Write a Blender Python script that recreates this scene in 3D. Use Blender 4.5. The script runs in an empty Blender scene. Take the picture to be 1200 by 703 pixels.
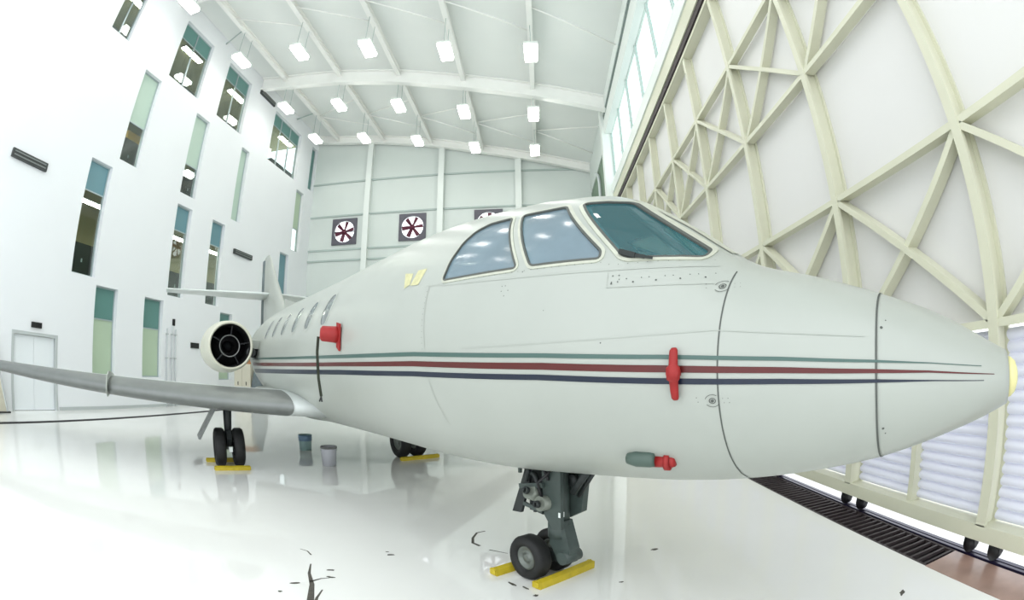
import bpy, bmesh, math, random
import numpy as np
from mathutils import Vector, Matrix

random.seed(4)
S = bpy.context.scene
COL = S.collection

# ------------------------------------------------------------------ camera, sky, exposure
cam = bpy.data.cameras.new('camera')
cam.type = 'PANO'
cam.sensor_fit = 'HORIZONTAL'
cam.sensor_width = 36.0
if hasattr(cam, 'panorama_type'):
    PANO = cam
else:
    PANO = cam.cycles
PANO.panorama_type = 'FISHEYE_EQUISOLID'
PANO.fisheye_lens = 577.74 * 36.0 / 1200.0
PANO.fisheye_fov = math.radians(180)
cam.clip_start = 0.05
cam.clip_end = 300
co = bpy.data.objects.new('camera', cam)
COL.objects.link(co)
PITCH, YAW, ROLL = 0.13663, 0.05617, -0.01612
CAM_Z = 1.75
co.matrix_world = (Matrix.Translation((0, 0, CAM_Z)) @ Matrix.Rotation(YAW, 4, 'Z')
                   @ Matrix.Rotation(math.pi / 2 + PITCH, 4, 'X') @ Matrix.Rotation(ROLL, 4, 'Z'))
S.camera = co

w = bpy.data.worlds.new('sky')
S.world = w
w.use_nodes = True
bg = w.node_tree.nodes['Background']
bg.inputs['Color'].default_value = (0.93, 0.97, 1.0, 1)
bg.inputs['Strength'].default_value = 2.9

S.view_settings.view_transform = 'Standard'
S.view_settings.look = 'None'
S.view_settings.exposure = -0.36
S.view_settings.gamma = 1
S.view_settings.use_curve_mapping = False
LAMP_STRENGTH = 27.0
OFFICE_STRENGTH = 60.0

# ------------------------------------------------------------------ materials
def srgb(r, g, b):
    f = lambda c: (c / 12.92 if c <= .04045 else ((c + .055) / 1.055) ** 2.4)
    return (f(r / 255), f(g / 255), f(b / 255), 1)

def mat(name, rgb, rough=.5, metal=0., spec=.5, noise=0., nscale=4., bump=0., bscale=40., emit=None, alpha=1.):
    m = bpy.data.materials.new(name)
    m.use_nodes = True
    nt = m.node_tree
    p = nt.nodes['Principled BSDF']
    c = srgb(*rgb)
    p.inputs['Base Color'].default_value = c
    p.inputs['Roughness'].default_value = rough
    p.inputs['Metallic'].default_value = metal
    p.inputs['Specular IOR Level'].default_value = spec
    p.inputs['Alpha'].default_value = alpha
    tc = nt.nodes.new('ShaderNodeTexCoord')
    if noise:
        n = nt.nodes.new('ShaderNodeTexNoise')
        n.inputs['Scale'].default_value = nscale
        n.inputs['Detail'].default_value = 6
        r = nt.nodes.new('ShaderNodeValToRGB')
        r.color_ramp.elements[0].position = .3
        r.color_ramp.elements[1].position = .75
        r.color_ramp.elements[0].color = tuple(x * (1 - noise) for x in c[:3]) + (1,)
        r.color_ramp.elements[1].color = c
        nt.links.new(tc.outputs['Object'], n.inputs['Vector'])
        nt.links.new(n.outputs['Fac'], r.inputs['Fac'])
        nt.links.new(r.outputs['Color'], p.inputs['Base Color'])
    if bump:
        n2 = nt.nodes.new('ShaderNodeTexNoise')
        n2.inputs['Scale'].default_value = bscale
        b = nt.nodes.new('ShaderNodeBump')
        b.inputs['Strength'].default_value = bump
        b.inputs['Distance'].default_value = .01
        nt.links.new(tc.outputs['Object'], n2.inputs['Vector'])
        nt.links.new(n2.outputs['Fac'], b.inputs['Height'])
        nt.links.new(b.outputs['Normal'], p.inputs['Normal'])
    if emit:
        p.inputs['Emission Color'].default_value = (emit[0], emit[1], emit[2], 1)
        p.inputs['Emission Strength'].default_value = emit[3]
    return m

def glass(name, tint, gloss=.12, rough=.02, coat=None):
    m = bpy.data.materials.new(name)
    m.use_nodes = True
    nt = m.node_tree
    nt.nodes.clear()
    o = nt.nodes.new('ShaderNodeOutputMaterial')
    t = nt.nodes.new('ShaderNodeBsdfTransparent')
    t.inputs['Color'].default_value = srgb(*tint)
    g = nt.nodes.new('ShaderNodeBsdfGlossy')
    g.inputs['Roughness'].default_value = rough
    fr = nt.nodes.new('ShaderNodeLayerWeight')
    fr.inputs['Blend'].default_value = .35
    mr = nt.nodes.new('ShaderNodeMapRange')
    mr.inputs['To Min'].default_value = gloss * .5
    mr.inputs['To Max'].default_value = min(1, gloss * 4)
    mx = nt.nodes.new('ShaderNodeMixShader')
    nt.links.new(fr.outputs['Fresnel'], mr.inputs['Value'])
    nt.links.new(mr.outputs['Result'], mx.inputs['Fac'])
    nt.links.new(t.outputs[0], mx.inputs[1])
    nt.links.new(g.outputs[0], mx.inputs[2])
    if coat:
        d = nt.nodes.new('ShaderNodeBsdfDiffuse')
        d.inputs['Color'].default_value = srgb(*coat[:3])
        m2 = nt.nodes.new('ShaderNodeMixShader')
        m2.inputs['Fac'].default_value = coat[3]
        nt.links.new(mx.outputs[0], m2.inputs[1])
        nt.links.new(d.outputs[0], m2.inputs[2])
        mx = m2
    nt.links.new(mx.outputs[0], o.inputs['Surface'])
    return m

def translucent(name, rgb, amount=.5):
    m = bpy.data.materials.new(name)
    m.use_nodes = True
    nt = m.node_tree
    nt.nodes.clear()
    o = nt.nodes.new('ShaderNodeOutputMaterial')
    d = nt.nodes.new('ShaderNodeBsdfDiffuse')
    t = nt.nodes.new('ShaderNodeBsdfTranslucent')
    d.inputs['Color'].default_value = srgb(*rgb)
    t.inputs['Color'].default_value = srgb(*rgb)
    mx = nt.nodes.new('ShaderNodeMixShader')
    mx.inputs['Fac'].default_value = amount
    nt.links.new(d.outputs[0], mx.inputs[1])
    nt.links.new(t.outputs[0], mx.inputs[2])
    nt.links.new(mx.outputs[0], o.inputs['Surface'])
    return m

M = dict(
    wall=mat('white_plaster', (237, 240, 243), .6, noise=.02, nscale=.6),
    back=mat('pale_green_cladding', (216, 224, 220), .45, noise=.05, nscale=.5),
    steel=mat('white_painted_steel', (232, 238, 234), .4),
    girt=mat('grey_girt_steel', (176, 190, 186), .45),
    roof=mat('pale_roof_sheet', (234, 238, 235), .5, noise=.05, nscale=.35),
    purlin=mat('white_purlin_paint', (249, 250, 246), .4, noise=.03, nscale=3),
    roofedge=mat('dark_gutter_paint', (98, 116, 112), .5),
    doorframe=mat('cream_door_steel', (214, 214, 192), .4, noise=.05, nscale=2),
    doorpanel=mat('white_door_panel', (226, 225, 223), .5, noise=.03, nscale=.7),
    slat=translucent('milky_slat', (238, 239, 246), .3),
    black=mat('black_rubber_bracket', (24, 24, 27), .5),
    rail=mat('dark_blue_rail', (38, 34, 62), .35, metal=.4),
    grate=mat('dark_iron_grate', (62, 52, 54), .6, noise=.4, nscale=12),
    pit=mat('dark_trench', (28, 24, 28), .8),
    rust=mat('brown_steel_plate', (172, 142, 130), .3, noise=.3, nscale=4),
    plane=mat('aged_white_aircraft_paint', (172, 177, 170), .3, noise=.05, nscale=1.6, bump=.04, bscale=3),
    planetrim=mat('cream_frame_paint', (194, 197, 182), .4, noise=.12, nscale=20),
    seam=mat('dark_panel_gap', (84, 88, 84), .7),
    seamlight=mat('grey_panel_gap', (170, 175, 168), .7),
    nacelle=mat('cream_nacelle_paint', (208, 207, 190), .35, noise=.06, nscale=3),
    yellowcap=mat('pale_yellow_cap', (226, 220, 160), .4),
    yellowmark=mat('yellow_stencil_paint', (208, 205, 158), .5, noise=.2, nscale=30),
    green=mat('grey_green_stripe', (70, 98, 92), .35),
    red=mat('dark_red_stripe', (88, 16, 15), .35, noise=.15, nscale=6),
    blue=mat('navy_stripe', (6, 24, 48), .35),
    metal=mat('brushed_leading_edge', (128, 132, 130), .42, metal=.55, noise=.12, nscale=5),
    wingpaint=mat('light_grey_wing_paint', (216, 222, 220), .3, noise=.05, nscale=2),
    dark=mat('black_interior', (16, 17, 18), .6),
    darkmetal=mat('dark_intake_metal', (42, 44, 46), .35, metal=.6),
    ring=mat('steel_ring', (150, 152, 150), .3, metal=.8),
    cockpit=mat('teal_grey_cockpit', (132, 178, 180), .7),
    cockpitlight=mat('pale_cockpit_trim', (130, 158, 158), .6),
    seat=mat('tan_seat_cover', (182, 172, 140), .7),
    ws=glass('teal_windshield', (158, 200, 204), .12, coat=(92, 150, 158, .27)),
    haze=mat('hazy_side_glass', (140, 162, 174), .14, spec=.8, noise=.18, nscale=3.5, alpha=.72),
    cabin=mat('grey_cabin_glass', (112, 120, 120), .12, spec=.8),
    tyre=mat('black_tyre', (27, 28, 28), .65, noise=.2, nscale=20),
    hub=mat('grey_wheel_hub', (120, 126, 120), .4, metal=.5, noise=.2, nscale=20),
    gear=mat('grey_green_gear_paint', (70, 82, 78), .45, noise=.25, nscale=12),
    geardark=mat('dark_gear_hydraulics', (40, 46, 46), .5, noise=.3, nscale=12),
    gearlight=mat('pale_actuator_metal', (134, 140, 130), .35, metal=.3, noise=.2, nscale=16),
    chock=mat('yellow_chock_paint', (206, 184, 40), .5, noise=.25, nscale=14),
    coverred=mat('red_cover_fabric', (158, 28, 28), .55, noise=.2, nscale=20),
    strap=mat('olive_black_strap', (46, 52, 40), .7),
    scoop=mat('dark_green_scoop', (74, 92, 84), .45),
    rubber=mat('black_wiper', (20, 30, 28), .5),
    glasswin=glass('tinted_window_glass', (244, 250, 248), .06),
    frame=mat('grey_window_frame', (176, 188, 190), .4, metal=.3),
    teal=mat('teal_shade_film', (104, 146, 156), .3, noise=.05, nscale=1),
    tealgreen=mat('teal_green_shade_film', (98, 142, 136), .3, noise=.05, nscale=1),
    pale=mat('pale_green_blind', (184, 206, 192), .4, noise=.04, nscale=.8),
    palebeige=mat('pale_frosted_film', (184, 204, 178), .4, noise=.06, nscale=.8),
    officewall=mat('beige_office_wall', (150, 146, 112), .8),
    officefloor=mat('dark_office_carpet', (70, 68, 58), .9),
    officeceil=mat('olive_office_ceiling', (168, 168, 134), .8),
    cabinetdark=mat('dark_office_cabinet', (30, 34, 32), .6),
    cabinetyellow=mat('yellow_office_folder', (214, 170, 40), .6),
    fanframe=mat('grey_fan_frame', (92, 90, 100), .5),
    fanblade=mat('maroon_fan_blade', (92, 26, 52), .45),
    vent=mat('dark_grille', (58, 62, 62), .5),
    ventlight=mat('grey_grille_slat', (128, 134, 132), .5),
    sign=mat('black_sign', (34, 32, 32), .5),
    beige=mat('beige_cabinet_paint', (206, 202, 184), .5),
    brown=mat('brown_cardboard', (170, 120, 80), .8),
    cartgrey=mat('grey_cart_cover', (110, 122, 126), .6, noise=.3, nscale=5),
    whitepipe=mat('white_conduit', (204, 210, 212), .4),
    doorleaf=mat('white_door_paint', (236, 241, 244), .4),
    base=mat('grey_baseboard', (188, 194, 194), .5),
    scuff=mat('dark_paint_scuff', (92, 88, 80), .7, noise=.5, nscale=20),
    darkgreen=mat('painted_shade_green', (110, 132, 112), .6),  # shade of the lower return wall, put into its colour
    outground=mat('pale_apron_concrete', (236, 236, 236), .8),
)
M['lamp'] = mat('lamp_diffuser', (255, 255, 250), .4, emit=(1, .985, .94, LAMP_STRENGTH))
M['officelamp'] = mat('office_lamp_diffuser', (255, 255, 245), .4, emit=(1, .96, .82, OFFICE_STRENGTH))

def floor_mat():
    m = bpy.data.materials.new('glossy_white_epoxy')
    m.use_nodes = True
    nt = m.node_tree
    p = nt.nodes['Principled BSDF']
    tc = nt.nodes.new('ShaderNodeTexCoord')
    n = nt.nodes.new('ShaderNodeTexNoise')
    n.inputs['Scale'].default_value = .7
    n.inputs['Detail'].default_value = 8
    r = nt.nodes.new('ShaderNodeValToRGB')
    r.color_ramp.elements[0].color = srgb(238, 239, 234)
    r.color_ramp.elements[1].color = srgb(246, 246, 244)
    nt.links.new(tc.outputs['Object'], n.inputs['Vector'])
    nt.links.new(n.outputs['Fac'], r.inputs['Fac'])
    nt.links.new(r.outputs['Color'], p.inputs['Base Color'])
    n2 = nt.nodes.new('ShaderNodeTexNoise')
    n2.inputs['Scale'].default_value = 2.2
    mr = nt.nodes.new('ShaderNodeMapRange')
    mr.inputs['To Min'].default_value = .015
    mr.inputs['To Max'].default_value = .05
    nt.links.new(tc.outputs['Object'], n2.inputs['Vector'])
    nt.links.new(n2.outputs['Fac'], mr.inputs['Value'])
    nt.links.new(mr.outputs['Result'], p.inputs['Roughness'])
    p.inputs['Specular IOR Level'].default_value = .6
    return m
M['floor'] = floor_mat()

# ------------------------------------------------------------------ mesh helpers
class MB:
    def __init__(s):
        s.v = []; s.f = []; s.sm = []
    def add(s, vs, fs, smooth=False):
        o = len(s.v)
        s.v += [tuple(map(float, p)) for p in vs]
        s.f += [tuple(i + o for i in f) for f in fs]
        s.sm += [smooth] * len(fs)
        return s
    def box(s, lo, hi):
        x0, y0, z0 = lo; x1, y1, z1 = hi
        return s.add([(x0, y0, z0), (x1, y0, z0), (x1, y1, z0), (x0, y1, z0), (x0, y0, z1), (x1, y0, z1), (x1, y1, z1), (x0, y1, z1)],
                     [(3, 2, 1, 0), (4, 5, 6, 7), (0, 1, 5, 4), (1, 2, 6, 5), (2, 3, 7, 6), (3, 0, 4, 7)])
    def bar(s, a, b, wd, dp, up=(0, 0, 1), bev=0):
        a = Vector(a); b = Vector(b); d = (b - a).normalized(); up = Vector(up)
        if abs(d.dot(up)) > .99: up = Vector((1, 0, 0))
        x = d.cross(up).normalized(); y = x.cross(d).normalized()
        if bev:
            h, k = wd / 2, dp / 2
            ring = [(-h, -k + bev), (-h + bev, -k), (h - bev, -k), (h, -k + bev), (h, k - bev), (h - bev, k), (-h + bev, k), (-h, k - bev)]
        else:
            ring = [(-wd / 2, -dp / 2), (wd / 2, -dp / 2), (wd / 2, dp / 2), (-wd / 2, dp / 2)]
        n = len(ring)
        vs = [p + x * u + y * v for p in (a, b) for u, v in ring]
        fs = [(i, (i + 1) % n, n + (i + 1) % n, n + i) for i in range(n)] + [tuple(range(n))[::-1], tuple(range(n, 2 * n))]
        return s.add(vs, fs)
    def tube(s, pts, r, n=10, cap=True):
        P = [Vector(p) for p in pts]
        R = r if isinstance(r, (list, tuple)) else [r] * len(P)
        vs = []; prev = None
        for i, p in enumerate(P):
            d = (P[min(i + 1, len(P) - 1)] - P[max(i - 1, 0)]).normalized()
            if prev is None:
                t = Vector((0, 0, 1)) if abs(d.z) < .9 else Vector((1, 0, 0))
                x = d.cross(t).normalized()
            else:
                x = (prev - d * prev.dot(d)).normalized()
            prev = x; y = d.cross(x)
            vs += [p + (x * math.cos(2 * math.pi * k / n) + y * math.sin(2 * math.pi * k / n)) * R[i] for k in range(n)]
        fs = [(i * n + k, i * n + (k + 1) % n, (i + 1) * n + (k + 1) % n, (i + 1) * n + k) for i in range(len(P) - 1) for k in range(n)]
        s.add(vs, fs, True)
        if cap:
            o = len(s.v) - len(vs); e = o + (len(P) - 1) * n
            s.f += [tuple(range(o, o + n))[::-1], tuple(range(e, e + n))]
            s.sm += [False, False]
        return s
    def lathe(s, prof, center, axis=(1, 0, 0), n=32, closed=False):
        """prof: (along, radius)"""
        c = Vector(center); a = Vector(axis).normalized()
        t = Vector((0, 0, 1)) if abs(a.z) < .9 else Vector((1, 0, 0))
        x = a.cross(t).normalized(); y = a.cross(x)
        vs = [c + a * u + (x * math.cos(2 * math.pi * k / n) + y * math.sin(2 * math.pi * k / n)) * r for u, r in prof for k in range(n)]
        m = len(prof)
        fs = [(i * n + k, i * n + (k + 1) % n, ((i + 1) % m) * n + (k + 1) % n, ((i + 1) % m) * n + k) for i in range(m if closed else m - 1) for k in range(n)]
        return s.add(vs, fs, True)
    def loft(s, rings, cap=True, smooth=True):
        n = len(rings[0])
        vs = [p for r in rings for p in r]
        fs = [(i * n + k, i * n + (k + 1) % n, (i + 1) * n + (k + 1) % n, (i + 1) * n + k) for i in range(len(rings) - 1) for k in range(n)]
        s.add(vs, fs, smooth)
        if cap:
            o = len(s.v) - len(vs); e = o + (len(rings) - 1) * n
            s.f += [tuple(range(o, o + n))[::-1], tuple(range(e, e + n))]
            s.sm += [False, False]
        return s
    def poly_prism(s, pts, vec):
        n = len(pts); v = Vector(vec)
        vs = [Vector(p) for p in pts] + [Vector(p) + v for p in pts]
        return s.add(vs, [(i, (i + 1) % n, n + (i + 1) % n, n + i) for i in range(n)] + [tuple(range(n))[::-1], tuple(range(n, 2 * n))])
    def mesh(s, name, m, fix=True):
        me = bpy.data.meshes.new(name)
        me.from_pydata(s.v, [], s.f)
        me.polygons.foreach_set('use_smooth', s.sm)
        if fix:
            b = bmesh.new(); b.from_mesh(me)
            bmesh.ops.recalc_face_normals(b, faces=b.faces)
            b.to_mesh(me); b.free()
        for x in (m if isinstance(m, (list, tuple)) else [m]):
            me.materials.append(x)
        me.update()
        return me
    def build(s, name, m, parent=None, fix=True, **kw):
        return link(name, s.mesh(name, m, fix), parent, **kw)

def link(name, me, parent=None, loc=None, rot=None, **kw):
    o = bpy.data.objects.new(name, me)
    COL.objects.link(o)
    if parent: o.parent = parent
    if loc: o.location = loc
    if rot: o.rotation_euler = rot
    for k, v in kw.items(): o[k] = v
    return o

def thing(name, label, cat, loc=(0, 0, 0), rz=0, group=None, kind=None):
    o = link(name, None, None, loc, (0, 0, rz), label=label)
    o.empty_display_size = .2
    if cat: o['category'] = cat
    if group: o['group'] = group
    if kind: o['kind'] = kind
    return o

def struct(name, mb, m, label=None, parent=None):
    o = mb.build(name, m, parent)
    if not parent:
        o['kind'] = 'structure'
        if label: o['label'] = label
    return o

def dup(root, loc, rz=None, label=None):
    r = root.copy(); COL.objects.link(r); r.location = loc
    if rz is not None: r.rotation_euler = (0, 0, rz)
    if label: r['label'] = label
    for ch in list(root.children):
        c = ch.copy(); COL.objects.link(c); c.parent = r
        for g in list(ch.children):
            d = g.copy(); COL.objects.link(d); d.parent = c
    return r

def holed_wall(mb, axis, pos, thick, u0, u1, z0, z1, holes):
    """slab with rectangular openings; axis 'x': plane x=pos, u is y; axis 'y': plane y=pos, u is x. Slab goes from pos to pos+thick"""
    us = sorted({u0, u1} | {h[0] for h in holes} | {h[1] for h in holes})
    zs = sorted({z0, z1} | {h[2] for h in holes} | {h[3] for h in holes})
    P = (lambda u, z, d: (pos + d, u, z)) if axis == 'x' else (lambda u, z, d: (u, pos + d, z))
    solid = {}
    for i in range(len(us) - 1):
        for j in range(len(zs) - 1):
            cu, cz = (us[i] + us[i + 1]) / 2, (zs[j] + zs[j + 1]) / 2
            solid[i, j] = not any(h[0] < cu < h[1] and h[2] < cz < h[3] for h in holes)
    for (i, j), ok in solid.items():
        if not ok: continue
        a, b, c, d = us[i], us[i + 1], zs[j], zs[j + 1]
        for dd in (0, thick):
            mb.add([P(a, c, dd), P(b, c, dd), P(b, d, dd), P(a, d, dd)], [(0, 1, 2, 3)])
        for (di, dj, p, q) in ((-1, 0, (a, c), (a, d)), (1, 0, (b, c), (b, d)), (0, -1, (a, c), (b, c)), (0, 1, (a, d), (b, d))):
            if not solid.get((i + di, j + dj), False):
                mb.add([P(*p, 0), P(*q, 0), P(*q, thick), P(*p, thick)], [(0, 1, 2, 3)])
    b = mb
    return b

# ------------------------------------------------------------------ hangar shell
XL, YB, YN = -13.76, 26.3, -1.5          # left wall, back wall, near end
XD = 3.30                                # front face of the hangar door ribs
def roof_z(x):
    xs = [-14.2, -12.2, -9.15, -6.1, -3.05, 0, 3.3, 4.2]
    zs = [16.25, 15.95, 15.62, 15.12, 14.45, 13.80, 13.02, 12.8]
    return float(np.interp(x, xs, zs))
PX = [-12.2, -9.15, -6.1, -3.05, 0.0]

fl = MB().box((XL - .02, YN - 6, -.15), (2.96, YB + .3, 0)).box((3.50, YN - 6, -.15), (3.60, YB + .3, 0))
floor = struct('floor', fl, M['floor'], 'glossy white epoxy hangar floor')
MB().box((3.60, -12, -.15), (14, YB + .3, -.005)).build('outdoor_ground', M['outground'], None, kind='structure', label='pale concrete apron outside the sliding door')

# windows in the left wall: y0, y1, z0, z1, bands from the bottom (z_top, type), mullions
A, Bn = 'clear', 'teal'
WIN = [
    (7.72, 8.83, 12.41, 15.25, [(15.25, 'clear')], 1, 'topmost row, nearest the camera'),
    (11.58, 13.83, 12.42, 15.27, [(14.5, 'clear'), (15.27, 'tealgreen')], 1, ''),
    (15.35, 17.56, 12.40, 15.3, [(14.55, 'clear'), (15.3, 'tealgreen')], 1, ''),
    (20.4, 23.8, 12.26, 15.22, [(14.5, 'clear'), (15.22, 'tealgreen')], 2, ''),
    (25.45, 26.2, 12.4, 15.25, [(15.25, 'tealgreen')], 0, ''),
    (10.25, 11.32, 8.29, 11.96, [(9.85, 'clear'), (11.96, 'pale')], 0, ''),
    (14.0, 15.04, 8.28, 11.85, [(9.6, 'clear'), (11.85, 'pale')], 0, ''),
    (17.9, 18.63, 8.25, 11.89, [(11.89, 'pale')], 0, ''),
    (24.08, 25.07, 8.24, 11.86, [(9.6, 'clear'), (11.86, 'palebeige')], 0, ''),
    (8.94, 10.03, 4.16, 7.88, [(6.86, 'clear'), (7.88, 'teal')], 0, ''),
    (14.0, 15.0, 4.18, 7.8, [(6.8, 'clear'), (7.8, 'teal')], 0, ''),
    (16.53, 17.53, 4.18, 7.84, [(6.8, 'clear'), (7.84, 'teal')], 0, ''),
    (22.87, 23.88, 4.18, 7.84, [(4.9, 'clear'), (7.84, 'teal')], 0, ''),
    (10.15, 11.25, 1.08, 3.95, [(2.9, 'palebeige'), (3.95, 'tealgreen')], 0, ''),
    (12.7, 13.8, 1.08, 3.93, [(2.84, 'palebeige'), (3.93, 'tealgreen')], 0, ''),
    (17.7, 18.69, 1.0, 3.96, [(2.84, 'palebeige'), (3.96, 'tealgreen')], 0, ''),
]
TH = .32
DOOR = (6.64, 8.55, 0.0, 2.2)
wl = MB()
holed_wall(wl, 'x', XL, -TH, YN, YB + .3, 0, 16.4, [wd_[:4] for wd_ in WIN] + [(DOOR[0], DOOR[1], 0.0, DOOR[3])])
struct('wall_left', wl, M['wall'], 'tall white left wall with staggered windows')

# back wall with fan openings
FANS = [(-11.35, 9.68), (-7.1, 9.70), (-2.72, 9.72)]
wb = MB()
holed_wall(wb, 'y', YB, .2, XL, 3.2, 0, 16.3, [(x - .66, x + .66, z - .66, z + .66) for x, z in FANS])
bw = struct('wall_back', wb, M['back'], 'pale green clad back wall with extractor fans')
for i, x in enumerate((-9.92, -5.45, -1.0)):
    c = MB().box((x - .17, YB - .32, 0), (x + .17, YB - .24, roof_z(x) - .5)).box((x - .03, YB - .24, 0), (x + .03, YB, roof_z(x) - .5)).box((x - .17, YB - .06, 0), (x + .17, YB, roof_z(x) - .5))
    c.build('column', M['steel'], bw)
for z in (12.85, 10.7, 8.6, 7.95, 5.8, 3.6):
    MB().box((XL, YB - .07, z - .05), (3.1, YB, z + .05)).build('girt', M['girt'], bw)

# roof: curved sheets, one per purlin bay
roof_x = [-14.1] + PX + [3.35]
ceil = thing('ceiling', 'pale curved sheet ceiling with purlins and bracing rods', None, (0, 0, 0), kind='structure')
for a, b in zip(roof_x[:-1], roof_x[1:]):
    mb = MB()
    n = 6
    xs = [a + (b - a) * i / n for i in range(n + 1)]
    top = [(x, roof_z(x)) for x in xs]
    for (x0, z0), (x1, z1) in zip(top[:-1], top[1:]):
        mb.add([(x0, YN, z0), (x1, YN, z1), (x1, YB + .2, z1), (x0, YB + .2, z0), (x0, YN, z0 + .1), (x1, YN, z1 + .1), (x1, YB + .2, z1 + .1), (x0, YB + .2, z0 + .1)],
               [(0, 1, 2, 3), (7, 6, 5, 4), (0, 4, 5, 1), (3, 2, 6, 7)])
    mb.build('roof_sheet', M['roof'], ceil)
for x in PX:
    z = roof_z(x)
    mb = MB().box((x - .1, YN, z - .30), (x + .1, YB, z - .26)).box((x - .02, YN, z - .26), (x + .02, YB, z)).box((x - .1, YN, z - .05), (x + .1, YB, z))
    mb.build('purlin', M['purlin'], ceil)
for y in (2.9, 10.7, 18.5, 26.0):
    mb = MB()
    xs = np.linspace(-13.75, 3.15, 24)
    for x0, x1 in zip(xs[:-1], xs[1:]):
        za, zb = roof_z(x0), roof_z(x1)
        d = .72 if y < 25 else .5
        for (u, v, t0, t1) in ((-.16, .16, -d, -d + .05), (-.02, .02, -d + .05, -.05), (-.16, .16, -.05, 0)):
            mb.add([(x0, y + u, za + t0), (x1, y + u, zb + t0), (x1, y + v, zb + t0), (x0, y + v, za + t0), (x0, y + u, za + t1), (x1, y + u, zb + t1), (x1, y + v, zb + t1), (x0, y + v, za + t1)],
                   [(3, 2, 1, 0), (4, 5, 6, 7), (0, 1, 5, 4), (2, 3, 7, 6)])
    mb.build('rafter', M['purlin'], ceil)
bays = list(zip(PX, PX[1:] + [3.2]))
for a, b in bays:
    za, zb = roof_z(a) - .22, roof_z(b) - .22
    for ya, yb in ((12.95, 14.4), (22.7, 20.9), (22.7, 24.1), (5.2, 6.6)):
        MB().tube([(a, ya, za), (b, yb, zb)], .03, 6).build('bracing_rod', M['purlin'], ceil)
MB().tube([(XL, 14.6, roof_z(XL) - .25), (PX[0], 13.8, roof_z(PX[0]) - .22)], .035, 6).build('bracing_rod', M['girt'], ceil)
MB().tube([(XL, 22.9, roof_z(XL) - .25), (PX[0], 22.2, roof_z(PX[0]) - .22)], .035, 6).build('bracing_rod', M['girt'], ceil)

# right side above the sliding door: edge beam, gutter, clerestory, header
YC = 19.3
hd = thing('wall_right', 'white right wall band over the sliding door with clerestory glazing', None, kind='structure')
MB().box((3.05, YN, 12.55), (3.42, YC, 13.1)).build('edge_beam', M['steel'], hd)
MB().box((3.08, YN, 12.30), (3.40, YC, 12.55)).build('gutter_gap', M['roofedge'], hd)
MB().box((3.08, YN, 11.62), (3.42, YC, 12.30)).build('clerestory_head', M['steel'], hd)
MB().box((3.18, YN, 8.78), (3.45, YC + .5, 9.22)).build('clerestory_sill', M['steel'], hd)
MB().box((3.22, YN, 8.36), (3.46, YC + .5, 8.78)).build('door_header', M['doorframe'], hd)
MB().box((3.25, YN, 8.2), (3.44, YC + .5, 8.36)).build('top_track_gap', M['grate'], hd)
ys = [YN, 0.1, 2.2, 4.3, 6.4, 8.5, 10.6, 12.75, 14.9, 17.05, YC]
for a, b in zip(ys[:-1], ys[1:]):
    MB().box((3.34, a + .03, 9.22), (3.36, b - .03, 11.62)).build('clerestory_pane', M['glasswin'], hd)
    MB().box((3.31, b - .035, 9.22), (3.39, b + .035, 11.62)).build('clerestory_mullion', M['girt'], hd)
# return wall past the door
MB().box((3.1, YC + .5, 11.3), (3.3, YB, 13.05)).build('return_wall', M['back'], hd)
MB().box((3.14, YC + .5, 0), (3.3, YB, 11.3)).build('painted_shade_panel', M['darkgreen'], hd)  # lower return wall, its corner shade painted in as dark green
MB().box((2.95, YC, 0), (3.42, YC + .5, 13.0)).build('corner_column', M['steel'], hd)
MB().tube([(3.02, 23.0, 11.2), (3.02, 22.2, 10.8), (3.02, 21.9, 10.3), (3.02, 21.9, 0)], .07, 8).build('downpipe', M['whitepipe'], hd)

MB().box((XL, 8.6, 0.0), (XL + .03, YB, .1)).build('baseboard_left', M['base'], None, kind='structure', label='grey baseboard along the left wall')
# floor channel in front of the left wall
dr = MB().box((-11.76, YN, .001), (-11.46, YB, .004))
struct('drain_channel', dr, M['pit'], parent=floor)

# ------------------------------------------------------------------ left wall: windows and door
for k, (y0, y1, z0, z1, bands, nm, _) in enumerate(WIN):
    t = thing('window_%d' % (k + 1), 'tall narrow window', None, (XL, y0, z0), kind='structure')
    W_, H_ = y1 - y0, z1 - z0
    f = MB()
    e = .045
    for lo, hi in (((-.24, 0, 0), (-.17, e, H_)), ((-.24, W_ - e, 0), (-.17, W_, H_)), ((-.24, e, 0), (-.17, W_ - e, e)), ((-.24, e, H_ - e), (-.17, W_ - e, H_))):
        f.box(lo, hi)
    f.build('window_frame', M['frame'], t)
    for i in range(nm):
        y = W_ * (i + 1) / (nm + 1)
        MB().box((-.23, y - .03, e), (-.16, y + .03, H_ - e)).build('mullion', M['frame'], t)
    zz = e
    for (zt, kind) in bands:
        b1 = min(zt - z0, H_ - e)
        cols = nm + 1
        for c in range(cols):
            ya = W_ * c / cols + .035; yb = W_ * (c + 1) / cols - .035
            p = MB().box((-.21, ya, zz), (-.20, yb, b1))
            p.build('pane', M['glasswin'] if kind == 'clear' else M[kind], t)
        if b1 < H_ - e - .01:
            MB().box((-.23, e, b1 - .02), (-.17, W_ - e, b1 + .02)).build('transom', M['frame'], t)
        zz = b1
    t['label'] = ('%s window of the left wall, %s' % (
        'wide divided' if nm else 'tall narrow',
        {0: 'ground floor', 1: 'first floor', 2: 'second floor', 3: 'top floor'}[0 if z0 < 3 else 1 if z0 < 7 else 2 if z0 < 11 else 3]
        + ', number %d from the camera end' % (1 + sum(1 for o_ in WIN if abs(o_[2] - z0) < 1 and o_[0] < y0))))

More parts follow.
